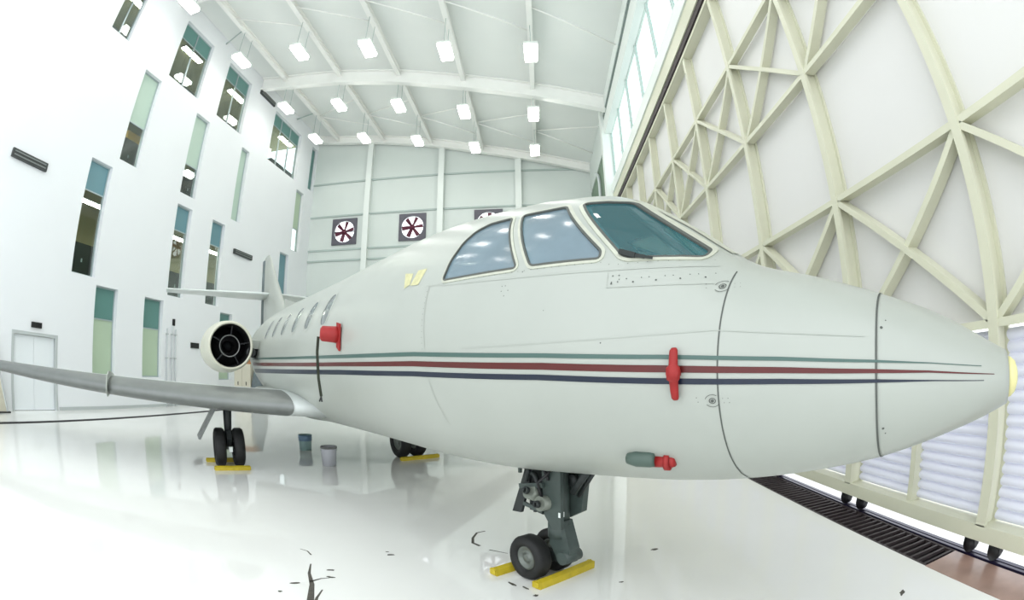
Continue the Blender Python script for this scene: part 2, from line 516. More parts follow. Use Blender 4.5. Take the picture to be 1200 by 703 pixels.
# office floors behind the windows
for i, (z0, z1) in enumerate(((.0, 4.0), (4.08, 7.95), (8.16, 11.98), (12.2, 15.9))):
    mb = MB().box((XL - 4.6, YN, z0 - .1), (XL - TH, YB, z0)).build('floor_office', M['officefloor'], None, kind='structure', label='office floor slab behind the left wall, storey %s' % ('one', 'two', 'three', 'four')[i])
    MB().box((XL - 4.6, YN, z1 - .1), (XL - TH, YB, z1 - .02)).build('ceiling_office', M['officeceil'], None, kind='structure', label='office ceiling behind the left wall, storey %s' % ('one', 'two', 'three', 'four')[i])
    MB().box((XL - 4.7, YN, z0), (XL - 4.6, YB, z1)).build('wall_office', M['officewall'], None, kind='structure', label='beige office wall behind the left wall, storey %s' % ('one', 'two', 'three', 'four')[i])
num = ['first', 'second', 'third', 'fourth', 'fifth', 'sixth', 'seventh', 'eighth', 'ninth']
nl = 0
for si, (z, spots) in enumerate(((7.08, (10.4, 16.1, 18.9, 22.2)), (10.25, (8.4, 16.4, 21.0)), (15.7, (9.2, 13.9, 18.4, 24.6)))):
    for k, y in enumerate(spots):
        t = thing('hanging_lamp', 'hanging strip lamp in the %s-floor office, %s from the camera end' % (('first', 'second', 'top')[si], num[k]), 'lamp', (XL - 1.9, y + .4, z), group='strip lamps in the offices')
        MB().box((-.18, -.8, .0), (.18, .8, .04)).build('housing', M['frame'], t)
        MB().box((-.15, -.77, -.03), (.15, .77, .0)).build('diffuser', M['officelamp'], t)
    top = (7.848, 11.878, 15.798)[si] - z
    MB().box((-.12, -.7, top - .03), (.12, .7, top)).build('mounting_plate', M['frame'], t)
    for s_ in (-.6, .6):
        MB().tube([(0, s_, .04), (0, s_, top - .02)], .01, 6).build('rod', M['frame'], t)
for si, (z, spots) in enumerate(((4.08, (10.3, 15.7, 18.4)), (8.16, (11.7, 15.75)), (12.2, (9.0, 13.9, 17.9, 22.9, 24.6)))):
    for k, y in enumerate(spots):
        h_ = 1.25 if si == 0 else 1.45 if si == 1 else 1.0
        t = thing('office_cabinet', 'dark office cabinet behind the %s-floor glass, %s from the camera end' % (('first', 'second', 'top')[si], num[k]), 'cabinet', (XL - 1.15, y, z), group='dark cabinets in the offices')
        MB().box((-.25, -.75, .06), (.25, .75, h_)).box((-.22, -.7, 0), (.22, .7, .06)).build('carcass', M['cabinetdark'], t)
        for s_ in (-.38, .38):
            d = MB().box((.25, s_ - .36, .1), (.27, s_ + .36, h_ - .04)).build('door', M['cabinetdark'], t)
            MB().box((.27, s_ - .03, h_ * .5), (.285, s_ + .03, h_ * .5 + .12)).build('handle', M['frame'], d)
t = thing('folder_box', 'yellow box standing on the dark cabinet behind the second-floor window nearest the camera', 'box', (XL - 1.1, 11.45, 8.16 + 1.45))
MB().box((-.2, -.42, 0), (.2, .42, .3)).build('box_body', M['cabinetyellow'], t)
MB().box((-.21, -.43, .24), (.21, .43, .32)).build('box_lid', M['cabinetyellow'], t)

t = thing('door_2', 'white double door in the left wall under the black sign', None, (XL, DOOR[0], 0), kind='structure')
wd = DOOR[1] - DOOR[0]
MB().box((-.2, 0, 0), (.02, .09, 2.2)).box((-.2, wd - .09, 0), (.02, wd, 2.2)).box((-.2, .09, 2.11), (.02, wd - .09, 2.2)).build('door_frame', M['base'], t)
for a, b, hy in ((.1, wd / 2 - .004, wd / 2 - .1), (wd / 2 + .004, wd - .1, wd / 2 + .1)):
    d = MB().box((-.14, a, .01), (-.09, b, 2.1)).build('door_leaf', M['doorleaf'], t)
    MB().tube([(-.05, hy, .95), (-.05, hy, 1.15)], .012, 8).build('handle', M['ring'], d)

def tagged(o, label, cat, group=None):
    o['label'] = label; o['category'] = cat
    if group: o['group'] = group
    return o
def sign(y, z, wy, hz, label):
    t = thing('wall_sign', label, 'sign', (XL, y, z))
    MB().box((0, -wy / 2, 0), (.06, wy / 2, hz)).build('sign_box', M['sign'], t)
    MB().box((.06, -wy / 2 + .03, .03), (.065, wy / 2 - .03, hz - .03)).build('sign_face', M['black'], t)
sign(7.62, 2.33, .42, .16, 'small black sign box above the white double door')
sign(15.9, 2.28, .52, .22, 'small black sign box on the wall left of the jet engine')
sign(14.47, 3.06, .12, .26, 'small black upright box above the three white conduits')
for y, z0, z1, nm_ in ((14.08, 0, 2.93, 'nearest the camera'), (14.38, 0, 3.06, 'middle of the three'), (14.60, 0, 2.92, 'farthest from the camera')):
    c = thing('conduit', 'thin white conduit rising on the left wall, ' + nm_, 'pipe', (XL + .05, y, z0), group='white conduits on the left wall')
    MB().tube([(0, 0, 0), (0, 0, z1)], .03, 8).build('pipe', M['whitepipe'], c)
    for zz in (.6, 1.8, 2.7):
        MB().box((-.05, -.05, zz), (.035, .05, zz + .04)).build('clip', M['base'], c)
def grille(y0, y1, z, h, label):
    t = thing('wall_grille', label, 'vent', (XL, y0, z), group='dark linear grilles on the left wall')
    L = y1 - y0
    MB().box((0, 0, 0), (.1, L, h)).build('grille_box', M['vent'], t)
    for k in range(2):
        MB().box((.1, .08, h * (.25 + .4 * k)), (.12, L - .08, h * (.38 + .4 * k))).build('slat', M['ventlight'], t)
grille(5.5, 7.05, 6.74, .25, 'dark linear grille high on the left wall, nearest the camera')
grille(18.38, 19.98, 6.73, .23, 'dark linear grille on the left wall above the jet engine')
grille(18.45, 20.05, 15.25, .26, 'dark linear grille at the top of the left wall beside the roof beam')
c = thing('leaning_panel', 'cream panel with grey edge leaning by the white double door', 'panel', (XL + .4, 5.86, 0))
MB().add([(0, -1.2, .04), (0, .38, .04), (-.32, .0, 2.2), (-.32, -1.2, 2.2), (-.03, -1.2, .04), (-.03, .38, .04), (-.35, 0, 2.2), (-.35, -1.2, 2.2)],
         [(0, 1, 2, 3), (7, 6, 5, 4), (0, 4, 5, 1), (1, 5, 6, 2), (2, 6, 7, 3), (3, 7, 4, 0)]).build('board', M['beige'], c)
MB().bar((0, .4, .02), (-.33, .02, 2.22), .05, .05).build('edge_strip', M['base'], c)
MB().box((-.06, -.2, 0), (.06, .5, .04)).build('foot', M['sign'], c)

# ------------------------------------------------------------------ fans
for i, (x, z) in enumerate(FANS):
    t = thing('extractor_fan', 'square extractor fan with maroon blades on the back wall, ' + ('nearest the left wall', 'middle of the three', 'half hidden behind the cockpit roof')[i], 'fan', (x, YB, z), group='extractor fans in the back wall')
    n = 40
    mb = MB()
    inner = [(.66 * math.cos(2 * math.pi * k / n), .66 * math.sin(2 * math.pi * k / n)) for k in range(n)]
    outer = []
    for cx, cz in inner:
        m_ = max(abs(cx), abs(cz)); outer.append((cx / m_ * .8, cz / m_ * .8))
    vs = [(a, -.10, b) for a, b in inner] + [(a, -.10, b) for a, b in outer] + [(a, 0, b) for a, b in inner] + [(a, -.0, b) for a, b in outer]
    fs = []
    for k in range(n):
        q = (k + 1) % n
        fs += [(k, q, n + q, n + k), (k, q, 2 * n + q, 2 * n + k), (n + k, n + q, 3 * n + q, 3 * n + k)]
    mb.add(vs, fs); mb.build('fan_frame', M['fanframe'], t)
    MB().lathe([(0, 0), (0, .14), (.16, .14), (.18, 0)], (0, -.1, 0), (0, 1, 0), 20).build('fan_hub', M['fanblade'], t)
    MB().box((-.66, -.02, -.03), (.66, .02, .03)).build('motor_bar', M['fanframe'], t)
    off = (.26, .1, .4)[i]
    for k in range(6):
        a = 2 * math.pi * k / 6 + off
        u = Vector((math.cos(a), 0, math.sin(a))); v = Vector((-math.sin(a), 0, math.cos(a)))
        pts = []
        for r_, wv, tw in ((.1, .07, .05), (.35, .10, .05), (.62, .12, .03)):
            pts += [u * r_ - v * wv + Vector((0, -tw - .03, 0)), u * r_ + v * wv + Vector((0, tw - .03, 0))]
        mb = MB().add(pts + [p + Vector((0, .012, 0)) for p in pts], [(0, 1, 3, 2), (2, 3, 5, 4), (6, 7, 9, 8), (8, 9, 11, 10), (0, 2, 8, 6), (2, 4, 10, 8), (1, 3, 9, 7), (3, 5, 11, 9), (4, 5, 11, 10), (0, 1, 7, 6)])
        mb.build('fan_blade', M['fanblade'], t)

# ------------------------------------------------------------------ high-bay lamps
rows_y = [5.4, 9.9, 14.3, 18.95, 22.75]
drop = [1.62, 1.68, 1.62, 1.62, 1.15]
proto = {}
for r, y in enumerate(rows_y):
    for c, x in enumerate(PX):
        z = (14.33, 13.95, 13.45, 12.8, 12.5)[c]
        hang = roof_z(x) - .3 - z
        t = thing('high_bay_lamp', 'hanging high-bay lamp, %s from left wall, %s row from the back wall' % (num[c], num[len(rows_y) - 1 - r]), 'lamp', (x, y, z), group='hanging high-bay lamps')
        if c not in proto:
            hb = MB().box((-.24, -.52, 0), (.24, .52, .09))
            hb.add([(-.12, -.4, .16), (.12, -.4, .16), (.12, .4, .16), (-.12, .4, .16), (-.24, -.52, .09), (.24, -.52, .09), (.24, .52, .09), (-.24, .52, .09)], [(0, 1, 2, 3), (0, 1, 5, 4), (1, 2, 6, 5), (2, 3, 7, 6), (3, 0, 4, 7)])
            db = MB().box((-.21, -.49, -.12), (.21, .49, .0))
            proto[c] = (hb.mesh('lamp_housing', M['steel']), db.mesh('lamp_diffuser', M['lamp']),
                        MB().tube([(0, -.35, .14), (0, -.35, hang)], .012, 6).mesh('hanger_rod', M['girt']),
                        MB().tube([(0, .35, .14), (0, .35, hang)], .012, 6).mesh('hanger_rod', M['girt']))
        for nm_, me in zip(('lamp_housing', 'lamp_diffuser', 'hanger_rod', 'hanger_rod'), proto[c]):
            link(nm_, me, t)

# ------------------------------------------------------------------ hangar door
DY = [0.24 - 2.07, .24, 2.31, 4.42, 6.53, 8.6, 10.63, 12.65, 14.67, 16.75, 18.8]
DZ = [.31, 1.82, 3.37, 5.03, 6.52, 8.15]
dr = thing('door_1', 'white and cream lattice-braced sliding hangar door', None, (0, 0, 0), kind='structure')
for y in DY:
    MB().box((XD, y - .055, .3), (XD + .04, y + .055, 8.1)).box((XD + .04, y - .02, .3), (XD + .20, y + .02, 8.1)).box((XD + .17, y - .06, .3), (XD + .20, y + .06, 8.1)).build('rib', M['doorframe'], dr)
for y0, y1 in zip(DY[:-1], DY[1:]):
    for z in DZ[1:]:
        MB().bar((XD + .08, y0 + .055, z), (XD + .08, y1 - .055, z), .14, .065, (0, 0, 1)).build('chord', M['doorframe'], dr)
    for r in (1, 3):
        z0, z1 = DZ[r] + .04, DZ[r + 1] - .04
        for (pa, pb, dx) in (((y0 + .05, z0), (y1 - .05, z1), .08), ((y0 + .05, z1), (y1 - .05, z0), .10)):
            MB().bar((XD + dx, pa[0], pa[1]), (XD + dx, pb[0], pb[1]), .14, .065, (0, -(pb[1] - pa[1]), pb[0] - pa[0])).build('brace', M['doorframe'], dr)
    for r in range(1, 5):
        MB().box((XD + .202, y0 + .004, DZ[r] + .004), (XD + .24, y1 - .004, DZ[r + 1] - .004)).build('door_panel', M['doorpanel'], dr)
    # lower bay: horizontal slats between ribs with a middle post
    ym = (y0 + y1) / 2
    MB().box((XD + .05, ym - .035, .31), (XD + .20, ym + .035, 1.78)).build('post', M['doorframe'], dr)
MB().box((XD, DY[0], .18), (XD + .22, DY[-1], .31)).build('bottom_rail', M['doorframe'], dr)
MB().box((XD - .02, DY[0], 8.1), (XD + .20, DY[-1], 8.17)).build('top_rail', M['doorframe'], dr)
sl_me = None
NS = 16
for y0, y1 in list(zip(DY[:-1], DY[1:]))[:9]:
    ym = (y0 + y1) / 2
    for a, b in ((y0 + .07, ym - .037), (ym + .037, y1 - .07)):
        if sl_me is None:
            H_ = 1.45 / NS
            L = b - a
            prof = [(.0, 0), (.034, .2), (.05, .45), (.046, .7), (.016, .93), (-.012, 1.0)]
            mb = MB()
            vs = []
            for s_ in (-.5, .5):
                vs += [(-px_, s_, pz * H_) for px_, pz in prof] + [(-px_ + .004, s_, pz * H_) for px_, pz in prof]
            m_ = len(prof)
            fs = []
            for k in range(m_ - 1):
                fs += [(k, k + 1, 2 * m_ + k + 1, 2 * m_ + k), (m_ + k, m_ + k + 1, 3 * m_ + k + 1, 3 * m_ + k)]
            mb.add(vs, fs, True)
            sl_me = mb.mesh('slat', M['slat'])
        for k in range(NS):
            o = link('slat', sl_me, dr, (XD + .17, (a + b) / 2, .32 + k * 1.45 / NS))
            o.scale = (1, b - a, 1)
for y in DY[1:]:
    for dy in (-.16, .16):
        r_ = MB().box((XD + .10, y + dy - .07, .08), (XD + .17, y + dy + .07, .20)).build('roller_bracket', M['black'], dr)
        MB().lathe([(-.04, 0), (-.04, .065), (0, .07), (.04, .065), (.04, 0)], (XD + .13, y + dy, .082), (1, 0, 0), 16).build('roller', M['black'], r_)

# floor track
tk = thing('trim_1', 'dark floor grating and rail along the sliding door', None, (0, 0, 0), kind='structure')
MB().box((2.96, 2.5, -.14), (3.50, YB, -.12)).build('trench_bottom', M['pit'], tk)
gr = MB().box((2.96, 2.6, -.03), (2.99, YC, .0)).box((3.36, 2.6, -.03), (3.39, YC, .0)).build('grating_frame', M['grate'], tk)
rg = MB().box((2.99, -.014, -.03), (3.36, .014, -.002)).mesh('grating_bar', M['grate'])
y = 2.65; k = 0
while y < 12.0 and k < 150:
    link('grating_bar', rg, tk, (0, y, 0)); y += .10; k += 1
mb = MB()
while y < YC:
    mb.box((2.99, y - .014, -.03), (3.36, y + .014, -.002)); y += .10
mb.build('far_grating_bars', M['grate'], tk, kind='stuff')
MB().box((2.955, YN - 4, -.05), (3.37, 2.6, .003)).build('cover_plate', M['rust'], tk)
MB().box((3.395, YN - 4, -.1), (3.43, YC + 2, .012)).build('rail', M['rail'], tk)
MB().box((3.455, YN - 4, -.1), (3.50, YC + 2, .008)).build('rail', M['rail'], tk)
MB().box((3.39, YN - 4, -.1), (3.50, YC + 2, -.03)).build('rail_bed', M['pit'], tk)

# ------------------------------------------------------------------ aeroplane geometry (local: x forward, y to port, z up; origin under the nose wheels)
FX, FY = .678, -.735
AZ = math.atan2(FY, FX)
jet = thing('jet_airplane', 'white twin-engine business jet with green, red and navy stripes', 'airplane', (0, 3.8675, 0), AZ)

XS = np.array([3.33, 3.2, 2.9, 2.55, 2.2, 1.82, 1.4, 1.0, .6, 0, -.8, -1.8, -3, -4.5, -6, -7.5, -9, -11, -13])
WW = np.array([.10, .19, .33, .44, .53, .61, .72, .82, .90, .97, 1.03, 1.04, 1.04, 1.04, 1.04, 1.0, .86, .55, .22])
ZT = np.array([1.634, 1.70, 1.865, 2.013, 2.141, 2.273, 2.58, 2.842, 2.935, 3.01, 3.05, 3.03, 3.0, 2.99, 2.99, 2.96, 2.85, 2.62, 2.4])
ZB = np.array([1.431, 1.385, 1.295, 1.202, 1.137, 1.08, 1.037, 1.011, .987, .945, .922, .925, .91, .87, .80, .95, 1.25, 1.6, 2.0])
def pchip(y, q):
    x = XS[::-1]; y = y[::-1]
    m = np.gradient(y, x); i = np.clip(np.searchsorted(x, q) - 1, 0, len(x) - 2)
    h = x[i + 1] - x[i]; t = (q - x[i]) / h
    return y[i] * (2 * t**3 - 3 * t**2 + 1) + h * m[i] * (t**3 - 2 * t**2 + t) + y[i + 1] * (-2 * t**3 + 3 * t**2) + h * m[i + 1] * (t**3 - t**2)
def sec(q):
    t, b, w_ = float(pchip(ZT, q)), float(pchip(ZB, q)), float(pchip(WW, q))
    return (t + b) / 2, (t - b) / 2, w_
def ringpt(q, phi, off=0.):
    zc, hh, w_ = sec(q)
    return Vector((q, (w_ + off) * math.cos(phi), zc + (hh + off) * math.sin(phi)))
def side(q, z, sg=-1, off=0.):
    """point of the skin at station q and height z, moved off outwards"""
    zc, hh, w_ = sec(q)
    s_ = max(-.999, min(.999, (z - zc) / hh))
    phi = math.asin(s_)
    n = Vector((0, math.cos(phi) / w_, math.sin(phi) / hh)).normalized()
    e = .02
    z2, h2, w2 = sec(q + e)
    p0 = Vector((q, w_ * math.cos(phi), zc + hh * math.sin(phi)))
    p1 = Vector((q + e, w2 * math.cos(phi), z2 + h2 * math.sin(phi)))
    tx = (p1 - p0).normalized()
    ty = Vector((0, -w_ * math.sin(phi), hh * math.cos(phi))).normalized()
    n = tx.cross(ty).normalized()
    if n.dot(Vector((0, math.cos(phi), math.sin(phi)))) < 0: n = -n
    p = p0 + n * off
    return Vector((p.x, sg * p.y, p.z))

NR = 96
def body_rings(xs, off=0.):
    return [[ringpt(q, 2 * math.pi * k / NR, off) for k in range(NR)] for q in xs]
RX = 2.556
def bool_diff(ob, cutters):
    for c in cutters:
        m_ = ob.modifiers.new('cut', 'BOOLEAN')
        m_.operation = 'DIFFERENCE'; m_.solver = 'EXACT'; m_.object = c
    dg = bpy.context.evaluated_depsgraph_get()
    me = bpy.data.meshes.new_from_object(ob.evaluated_get(dg))
    ob.modifiers.clear()
    ob.data = me
    for c in cutters:
        bpy.data.objects.remove(c)

# side window outlines, in (x, z) of the side view
S1 = [(.029, 2.341), (.035, 2.48), (.062, 2.62), (.11, 2.70), (.2, 2.738), (.402, 2.734), (.693, 2.324)]
S2 = [(.496, 2.735), (.811, 2.728), (1.19, 2.352), (1.195, 2.31), (.796, 2.322)]
WS = [(.914, 2.734), (1.135, 2.735), (1.268, 2.629), (1.655, 2.33), (1.66, 2.285), (1.337, 2.299), (1.304, 2.315), (1.274, 2.35)]
def rounded(poly, r=.028, n=4):
    out = []
    N = len(poly)
    for i in range(N):
        p0, p1, p2 = (np.array(poly[(i + d) % N]) for d in (-1, 0, 1))
        a, b = p0 - p1, p2 - p1
        la, lb = np.linalg.norm(a), np.linalg.norm(b)
        rr = min(r, la * .4, lb * .4)
        s_, e_ = p1 + a / la * rr, p1 + b / lb * rr
        for k in range(n + 1):
            t = k / n
            out.append(tuple((1 - t)**2 * s_ + 2 * t * (1 - t) * p1 + t * t * e_))
    dens = []
    for i in range(len(out)):
        p, q = np.array(out[i]), np.array(out[(i + 1) % len(out)])
        m_ = max(1, int(np.linalg.norm(q - p) / .06))
        dens += [tuple(p + (q - p) * k / m_) for k in range(m_)]
    return dens
def grow(poly, d):
    N = len(poly); out = []
    ar = sum(poly[i][0] * poly[(i + 1) % N][1] - poly[(i + 1) % N][0] * poly[i][1] for i in range(N))
    sg = 1 if ar > 0 else -1
    for i in range(N):
        p0, p1, p2 = (np.array(poly[(i + k) % N]) for k in (-1, 0, 1))
        t = (p2 - p0); t /= (np.linalg.norm(t) + 1e-9)
        out.append(tuple(p1 + sg * d * np.array([t[1], -t[0]])))
    return out

fb = MB().loft(body_rings(np.concatenate([np.linspace(RX, 0, 52), np.linspace(-.12, -7.6, 52), np.linspace(-7.8, -13, 24)])))
fus = fb.build('fuselage', [M['plane'], M['cockpit']], jet)
cut = []
inner = MB().loft(body_rings(np.linspace(1.74, -.55, 40), -.035))
cut.append(inner.build('cutter', M['cockpit'], jet))
for sg in (-1, 1):
    for P in (S1, S2, WS):
        pr = rounded(P)
        cm = MB().poly_prism([(x, sg * .13, z) for x, z in pr], (0, sg * 1.4, 0))
        cut.append(cm.build('cutter', M['plane'], jet))
bool_diff(fus, cut)
me = fus.data
nrm = []
vs = np.array([v.co[:] for v in me.vertices])
for p in me.polygons:
    c = p.center
    zc, hh, w_ = sec(min(max(c.x, -13), RX))
    r_ = math.hypot(c.y / w_, (c.z - zc) / hh)
    on = r_ > .985 or c.x > 2.5 or c.x < -12.9
    p.material_index = 0 if on else 1
    for vi in p.vertices:
        v = me.vertices[vi].co
        if on and -12.95 < v.x < 2.55:
            zc, hh, w_ = sec(v.x)
            phi = math.atan2((v.z - zc) / hh, v.y / w_)
            q = ringpt(v.x + .02, phi) - ringpt(v.x - .02, phi)
            u = Vector((0, -w_ * math.sin(phi), hh * math.cos(phi)))
            n = q.cross(u).normalized()
            if n.dot(Vector((0, v.y, v.z - zc))) < 0: n = -n
            nrm.append(n)
        else:
            nrm.append(p.normal.copy())
me.polygons.foreach_set('use_smooth', [True] * len(me.polygons))
me.normals_split_custom_set([tuple(n) for n in nrm])

MB().loft(body_rings(np.linspace(RX - .002, 3.268, 28))).build('radome', M['plane'], jet, label='smooth white nose radome ahead of the dark joint line')
zc, hh, w_ = sec(3.268)
MB().lathe([(0, 0), (0, .098), (.03, .094), (.055, .075), (.07, .04), (.074, 0)], (3.268, 0, zc - .002), (1, 0, -.02), 28).build('nose_cap', M['yellowcap'], jet, label='pale yellow cap on the nose tip')

# glazing
def pane(P, sg, m, name, **kw):
    pr = rounded(P)
    pr = grow(pr, .004)
    c = np.mean(np.array(pr), axis=0)
    vs = []; N = len(pr)
    R_ = 6
    for k in range(1, R_ + 1):
        for p in pr:
            q = c + (np.array(p) - c) * k / R_
            vs.append(side(q[0], q[1], sg, -.005))
    vs.append(side(c[0], c[1], sg, -.005))
    fs = [(N * R_, i, (i + 1) % N) for i in range(N)]
    for k in range(R_ - 1):
        fs += [(k * N + i, (k + 1) * N + i, (k + 1) * N + (i + 1) % N, k * N + (i + 1) % N) for i in range(N)]
    mb = MB().add(vs, fs, True)
    return mb.build(name, m, jet, **kw)
def ring_frame(P, sg, wd, off, name, m, gap=0.):
    pr = rounded(P); a = grow(pr, gap); b = grow(pr, wd)
    N = len(pr)
    vs = [side(*p, sg, off) for p in a] + [side(*p, sg, off) for p in b] + [side(*p, sg, -.003) for p in a] + [side(*p, sg, -.003) for p in b]
    fs = []
    for i in range(N):
        j = (i + 1) % N
        fs += [(i, j, N + j, N + i), (i, j, 2 * N + j, 2 * N + i), (N + i, N + j, 3 * N + j, 3 * N + i)]
    return MB().add(vs, fs).build(name, m, jet)
for sg in (-1, 1):
    pane(S1, sg, M['haze'], 'side_window', label='hazy grey rear cockpit side window')
    pane(S2, sg, M['haze'], 'side_window', label='hazy grey forward cockpit side window')
    pane(WS, sg, M['ws'], 'windshield', label='dark teal windshield pane')
    for P in (S1, S2):
        ring_frame(P, sg, .024, .005, 'window_frame', M['planetrim'], .003)
    for P in (S1, S2, WS):
        ring_frame(P, sg, .008, .0085, 'gasket', M['seam'], -.003)
    ring_frame(WS, sg, .024, .008, 'windshield_frame', M['planetrim'], .003)
# centre post of the windshield
mb = MB()
xs = np.linspace(1.72, 1.08, 14)
rows = []
for q in xs:
    rows.append([ringpt(q, math.pi / 2 + a, .006) for a in np.linspace(-.16, .16, 7)])
vs = [p for r in rows for p in r]
mb.add(vs, [(i * 7 + k, i * 7 + k + 1, (i + 1) * 7 + k + 1, (i + 1) * 7 + k) for i in range(13) for k in range(6)], True)
mb.build('windshield_post', M['planetrim'], jet)

# cockpit furniture
cp = MB()
cp.add([(1.12, -.62, 2.16), (1.12, .62, 2.16), (1.66, .40, 2.14), (1.66, -.40, 2.14), (1.12, -.62, 2.24), (1.12, .62, 2.24), (1.66, .38, 2.18), (1.66, -.38, 2.18)],
       [(0, 1, 2, 3), (4, 5, 6, 7), (0, 1, 5, 4), (1, 2, 6, 5), (2, 3, 7, 6), (3, 0, 4, 7)])
cp.build('glareshield', M['cockpit'], jet)
MB().box((1.06, -.6, 1.75), (1.12, .6, 2.22)).build('instrument_panel', M['dark'], jet)
for sg in (-1, 1):
    st = MB()
    st.loft([[(.18 + .0 * t, sg * .38 - .22, 1.9 + t), (.30, sg * .38 - .22, 1.9 + t), (.30, sg * .38 + .22, 1.9 + t), (.18, sg * .38 + .22, 1.9 + t)] for t in (0, .3, .5)], smooth=False)
    st.box((.2, sg * .38 - .13, 2.42), (.28, sg * .38 + .13, 2.6))
    st.box((.2, sg * .38 - .22, 1.75), (.72, sg * .38 + .22, 1.9))
    st.build('cockpit_seat', M['seat'], jet)
    MB().tube([(1.02, sg * .4, 1.9), (.94, sg * .4, 2.25)], .02, 8).tube([(.94, sg * .4 - .13, 2.32), (.94, sg * .4 - .1, 2.25), (.94, sg * .4 + .1, 2.25), (.94, sg * .4 + .13, 2.32)], .014, 8).build('control_yoke', M['dark'], jet)
MB().tube([(1.0, -.02, 2.5), (1.5, .02, 2.26)], .012, 8).build('cockpit_grab_bar', M['cockpitlight'], jet)

# decals and seams on the skin
def strip(up, lo, sg, off, name, m, parent=jet, **kw):
    """band between two polylines of (x, z), x descending"""
    xs = sorted(set(np.round(np.concatenate([np.linspace(up[0][0], up[-1][0], 120)]), 4)), reverse=True)
    ux, uz = zip(*sorted(up)); lx, lz = zip(*sorted(lo))
    vs = []
    for x in xs:
        a = np.interp(x, ux, uz); b = np.interp(x, lx, lz)
        vs += [side(x, a, sg, off), side(x, (a + b) / 2, sg, off), side(x, b, sg, off)]
    fs = [(i * 3 + k, i * 3 + k + 1, i * 3 + 4 + k, i * 3 + 3 + k) for i in range(len(xs) - 1) for k in (0, 1)]
    return MB().add(vs, fs, True).build(name, m, parent, **kw)
UP = dict(green=[(3.093, 1.616), (2.818, 1.660), (2.554, 1.696), (2.13, 1.743), (1.6, 1.785), (.9, 1.823), (-.26, 1.863), (-1.65, 1.868), (-5.67, 1.873), (-7.6, 1.873)],
          red=[(3.169, 1.572), (2.817, 1.627), (2.553, 1.658), (2.13, 1.699), (1.6, 1.736), (.894, 1.772), (-.278, 1.799), (-1.68, 1.796), (-5.7, 1.785), (-7.6, 1.785)],
          blue=[(3.106, 1.553), (2.817, 1.588), (2.553, 1.616), (2.13, 1.649), (1.595, 1.676), (.88, 1.709), (-.304, 1.726), (-1.726, 1.722), (-5.78, 1.68), (-7.6, 1.66)])
LO = dict(green=[(3.093, 1.613), (2.817, 1.656), (2.553, 1.685), (2.13, 1.726), (1.6, 1.765), (.898, 1.799), (-.27, 1.833), (-1.67, 1.834), (-5.67, 1.843), (-7.6, 1.843)],
          red=[(3.168, 1.569), (2.817, 1.618), (2.553, 1.641), (2.13, 1.673), (1.6, 1.703), (.887, 1.735), (-.29, 1.762), (-1.7, 1.757), (-5.73, 1.727), (-7.6, 1.725)],
          blue=[(3.107, 1.550), (2.816, 1.583), (2.553, 1.601), (2.13, 1.626), (1.593, 1.648), (.874, 1.678), (-.32, 1.69), (-1.76, 1.676), (-5.87, 1.605), (-7.6, 1.58)])
for sg in (-1, 1):
    for k, nm_ in (('green', 'grey-green'), ('red', 'dark red'), ('blue', 'navy')):
        strip(UP[k], LO[k], sg, .003, 'stripe', M[k], label='long thin %s fuselage stripe' % nm_)
def ring_seam(q, m, wd=.006, off=.0025, a0=-math.pi, a1=math.pi, name='panel_seam'):
    vs = []; n = 96
    for k in range(n + 1):
        a = a0 + (a1 - a0) * k / n
        for d in (-wd / 2, wd / 2): vs.append(ringpt(q + d, a, off))
    MB().add(vs, [(2 * k, 2 * k + 1, 2 * k + 3, 2 * k + 2) for k in range(n)], True).build(name, m, jet)
ring_seam(RX, M['seam'], .009)
ring_seam(1.83, M['seam'], .007, a0=-math.pi * 1.33, a1=math.pi * .33)
def line_seam(pts, m, wd=.006, sg=-1, off=.0025, name='panel_seam'):
    P = []
    for (x0, z0), (x1, z1) in zip(pts[:-1], pts[1:]):
        n = max(2, int(math.hypot(x1 - x0, z1 - z0) / .05))
        P += [(x0 + (x1 - x0) * k / n, z0 + (z1 - z0) * k / n) for k in range(n)]
    P.append(pts[-1])
    vs = []
    for i, p in enumerate(P):
        q, r_ = P[min(i + 1, len(P) - 1)], P[max(i - 1, 0)]
        d = np.array([q[0] - r_[0], q[1] - r_[1]]); d /= np.linalg.norm(d) + 1e-9
        nx, nz = -d[1] * wd / 2, d[0] * wd / 2
        vs += [side(p[0] + nx, p[1] + nz, sg, off), side(p[0] - nx, p[1] - nz, sg, off)]
    MB().add(vs, [(2 * k, 2 * k + 1, 2 * k + 3, 2 * k + 2) for k in range(len(P) - 1)], True).build(name, m, jet)
for sg in (-1, 1):
    line_seam([(-.158, 2.327), (.146, 2.297), (.682, 2.262), (1.227, 2.236), (1.525, 2.228), (1.74, 2.225)], M['seamlight'], .008, sg)
    line_seam([(-.12, 2.33), (-.1, 1.88)], M['seamlight'], .006, sg)
    line_seam([(-.12, 1.80), (-.1, 1.35)], M['seamlight'], .005, sg)
    line_seam([(1.26, 2.236), (1.27, 2.14), (1.76, 2.12)], M['seamlight'], .005, sg)
    line_seam([(.3, 1.87), (1.8, 1.885), (2.5, 1.80)], M['seamlight'], .004, sg)
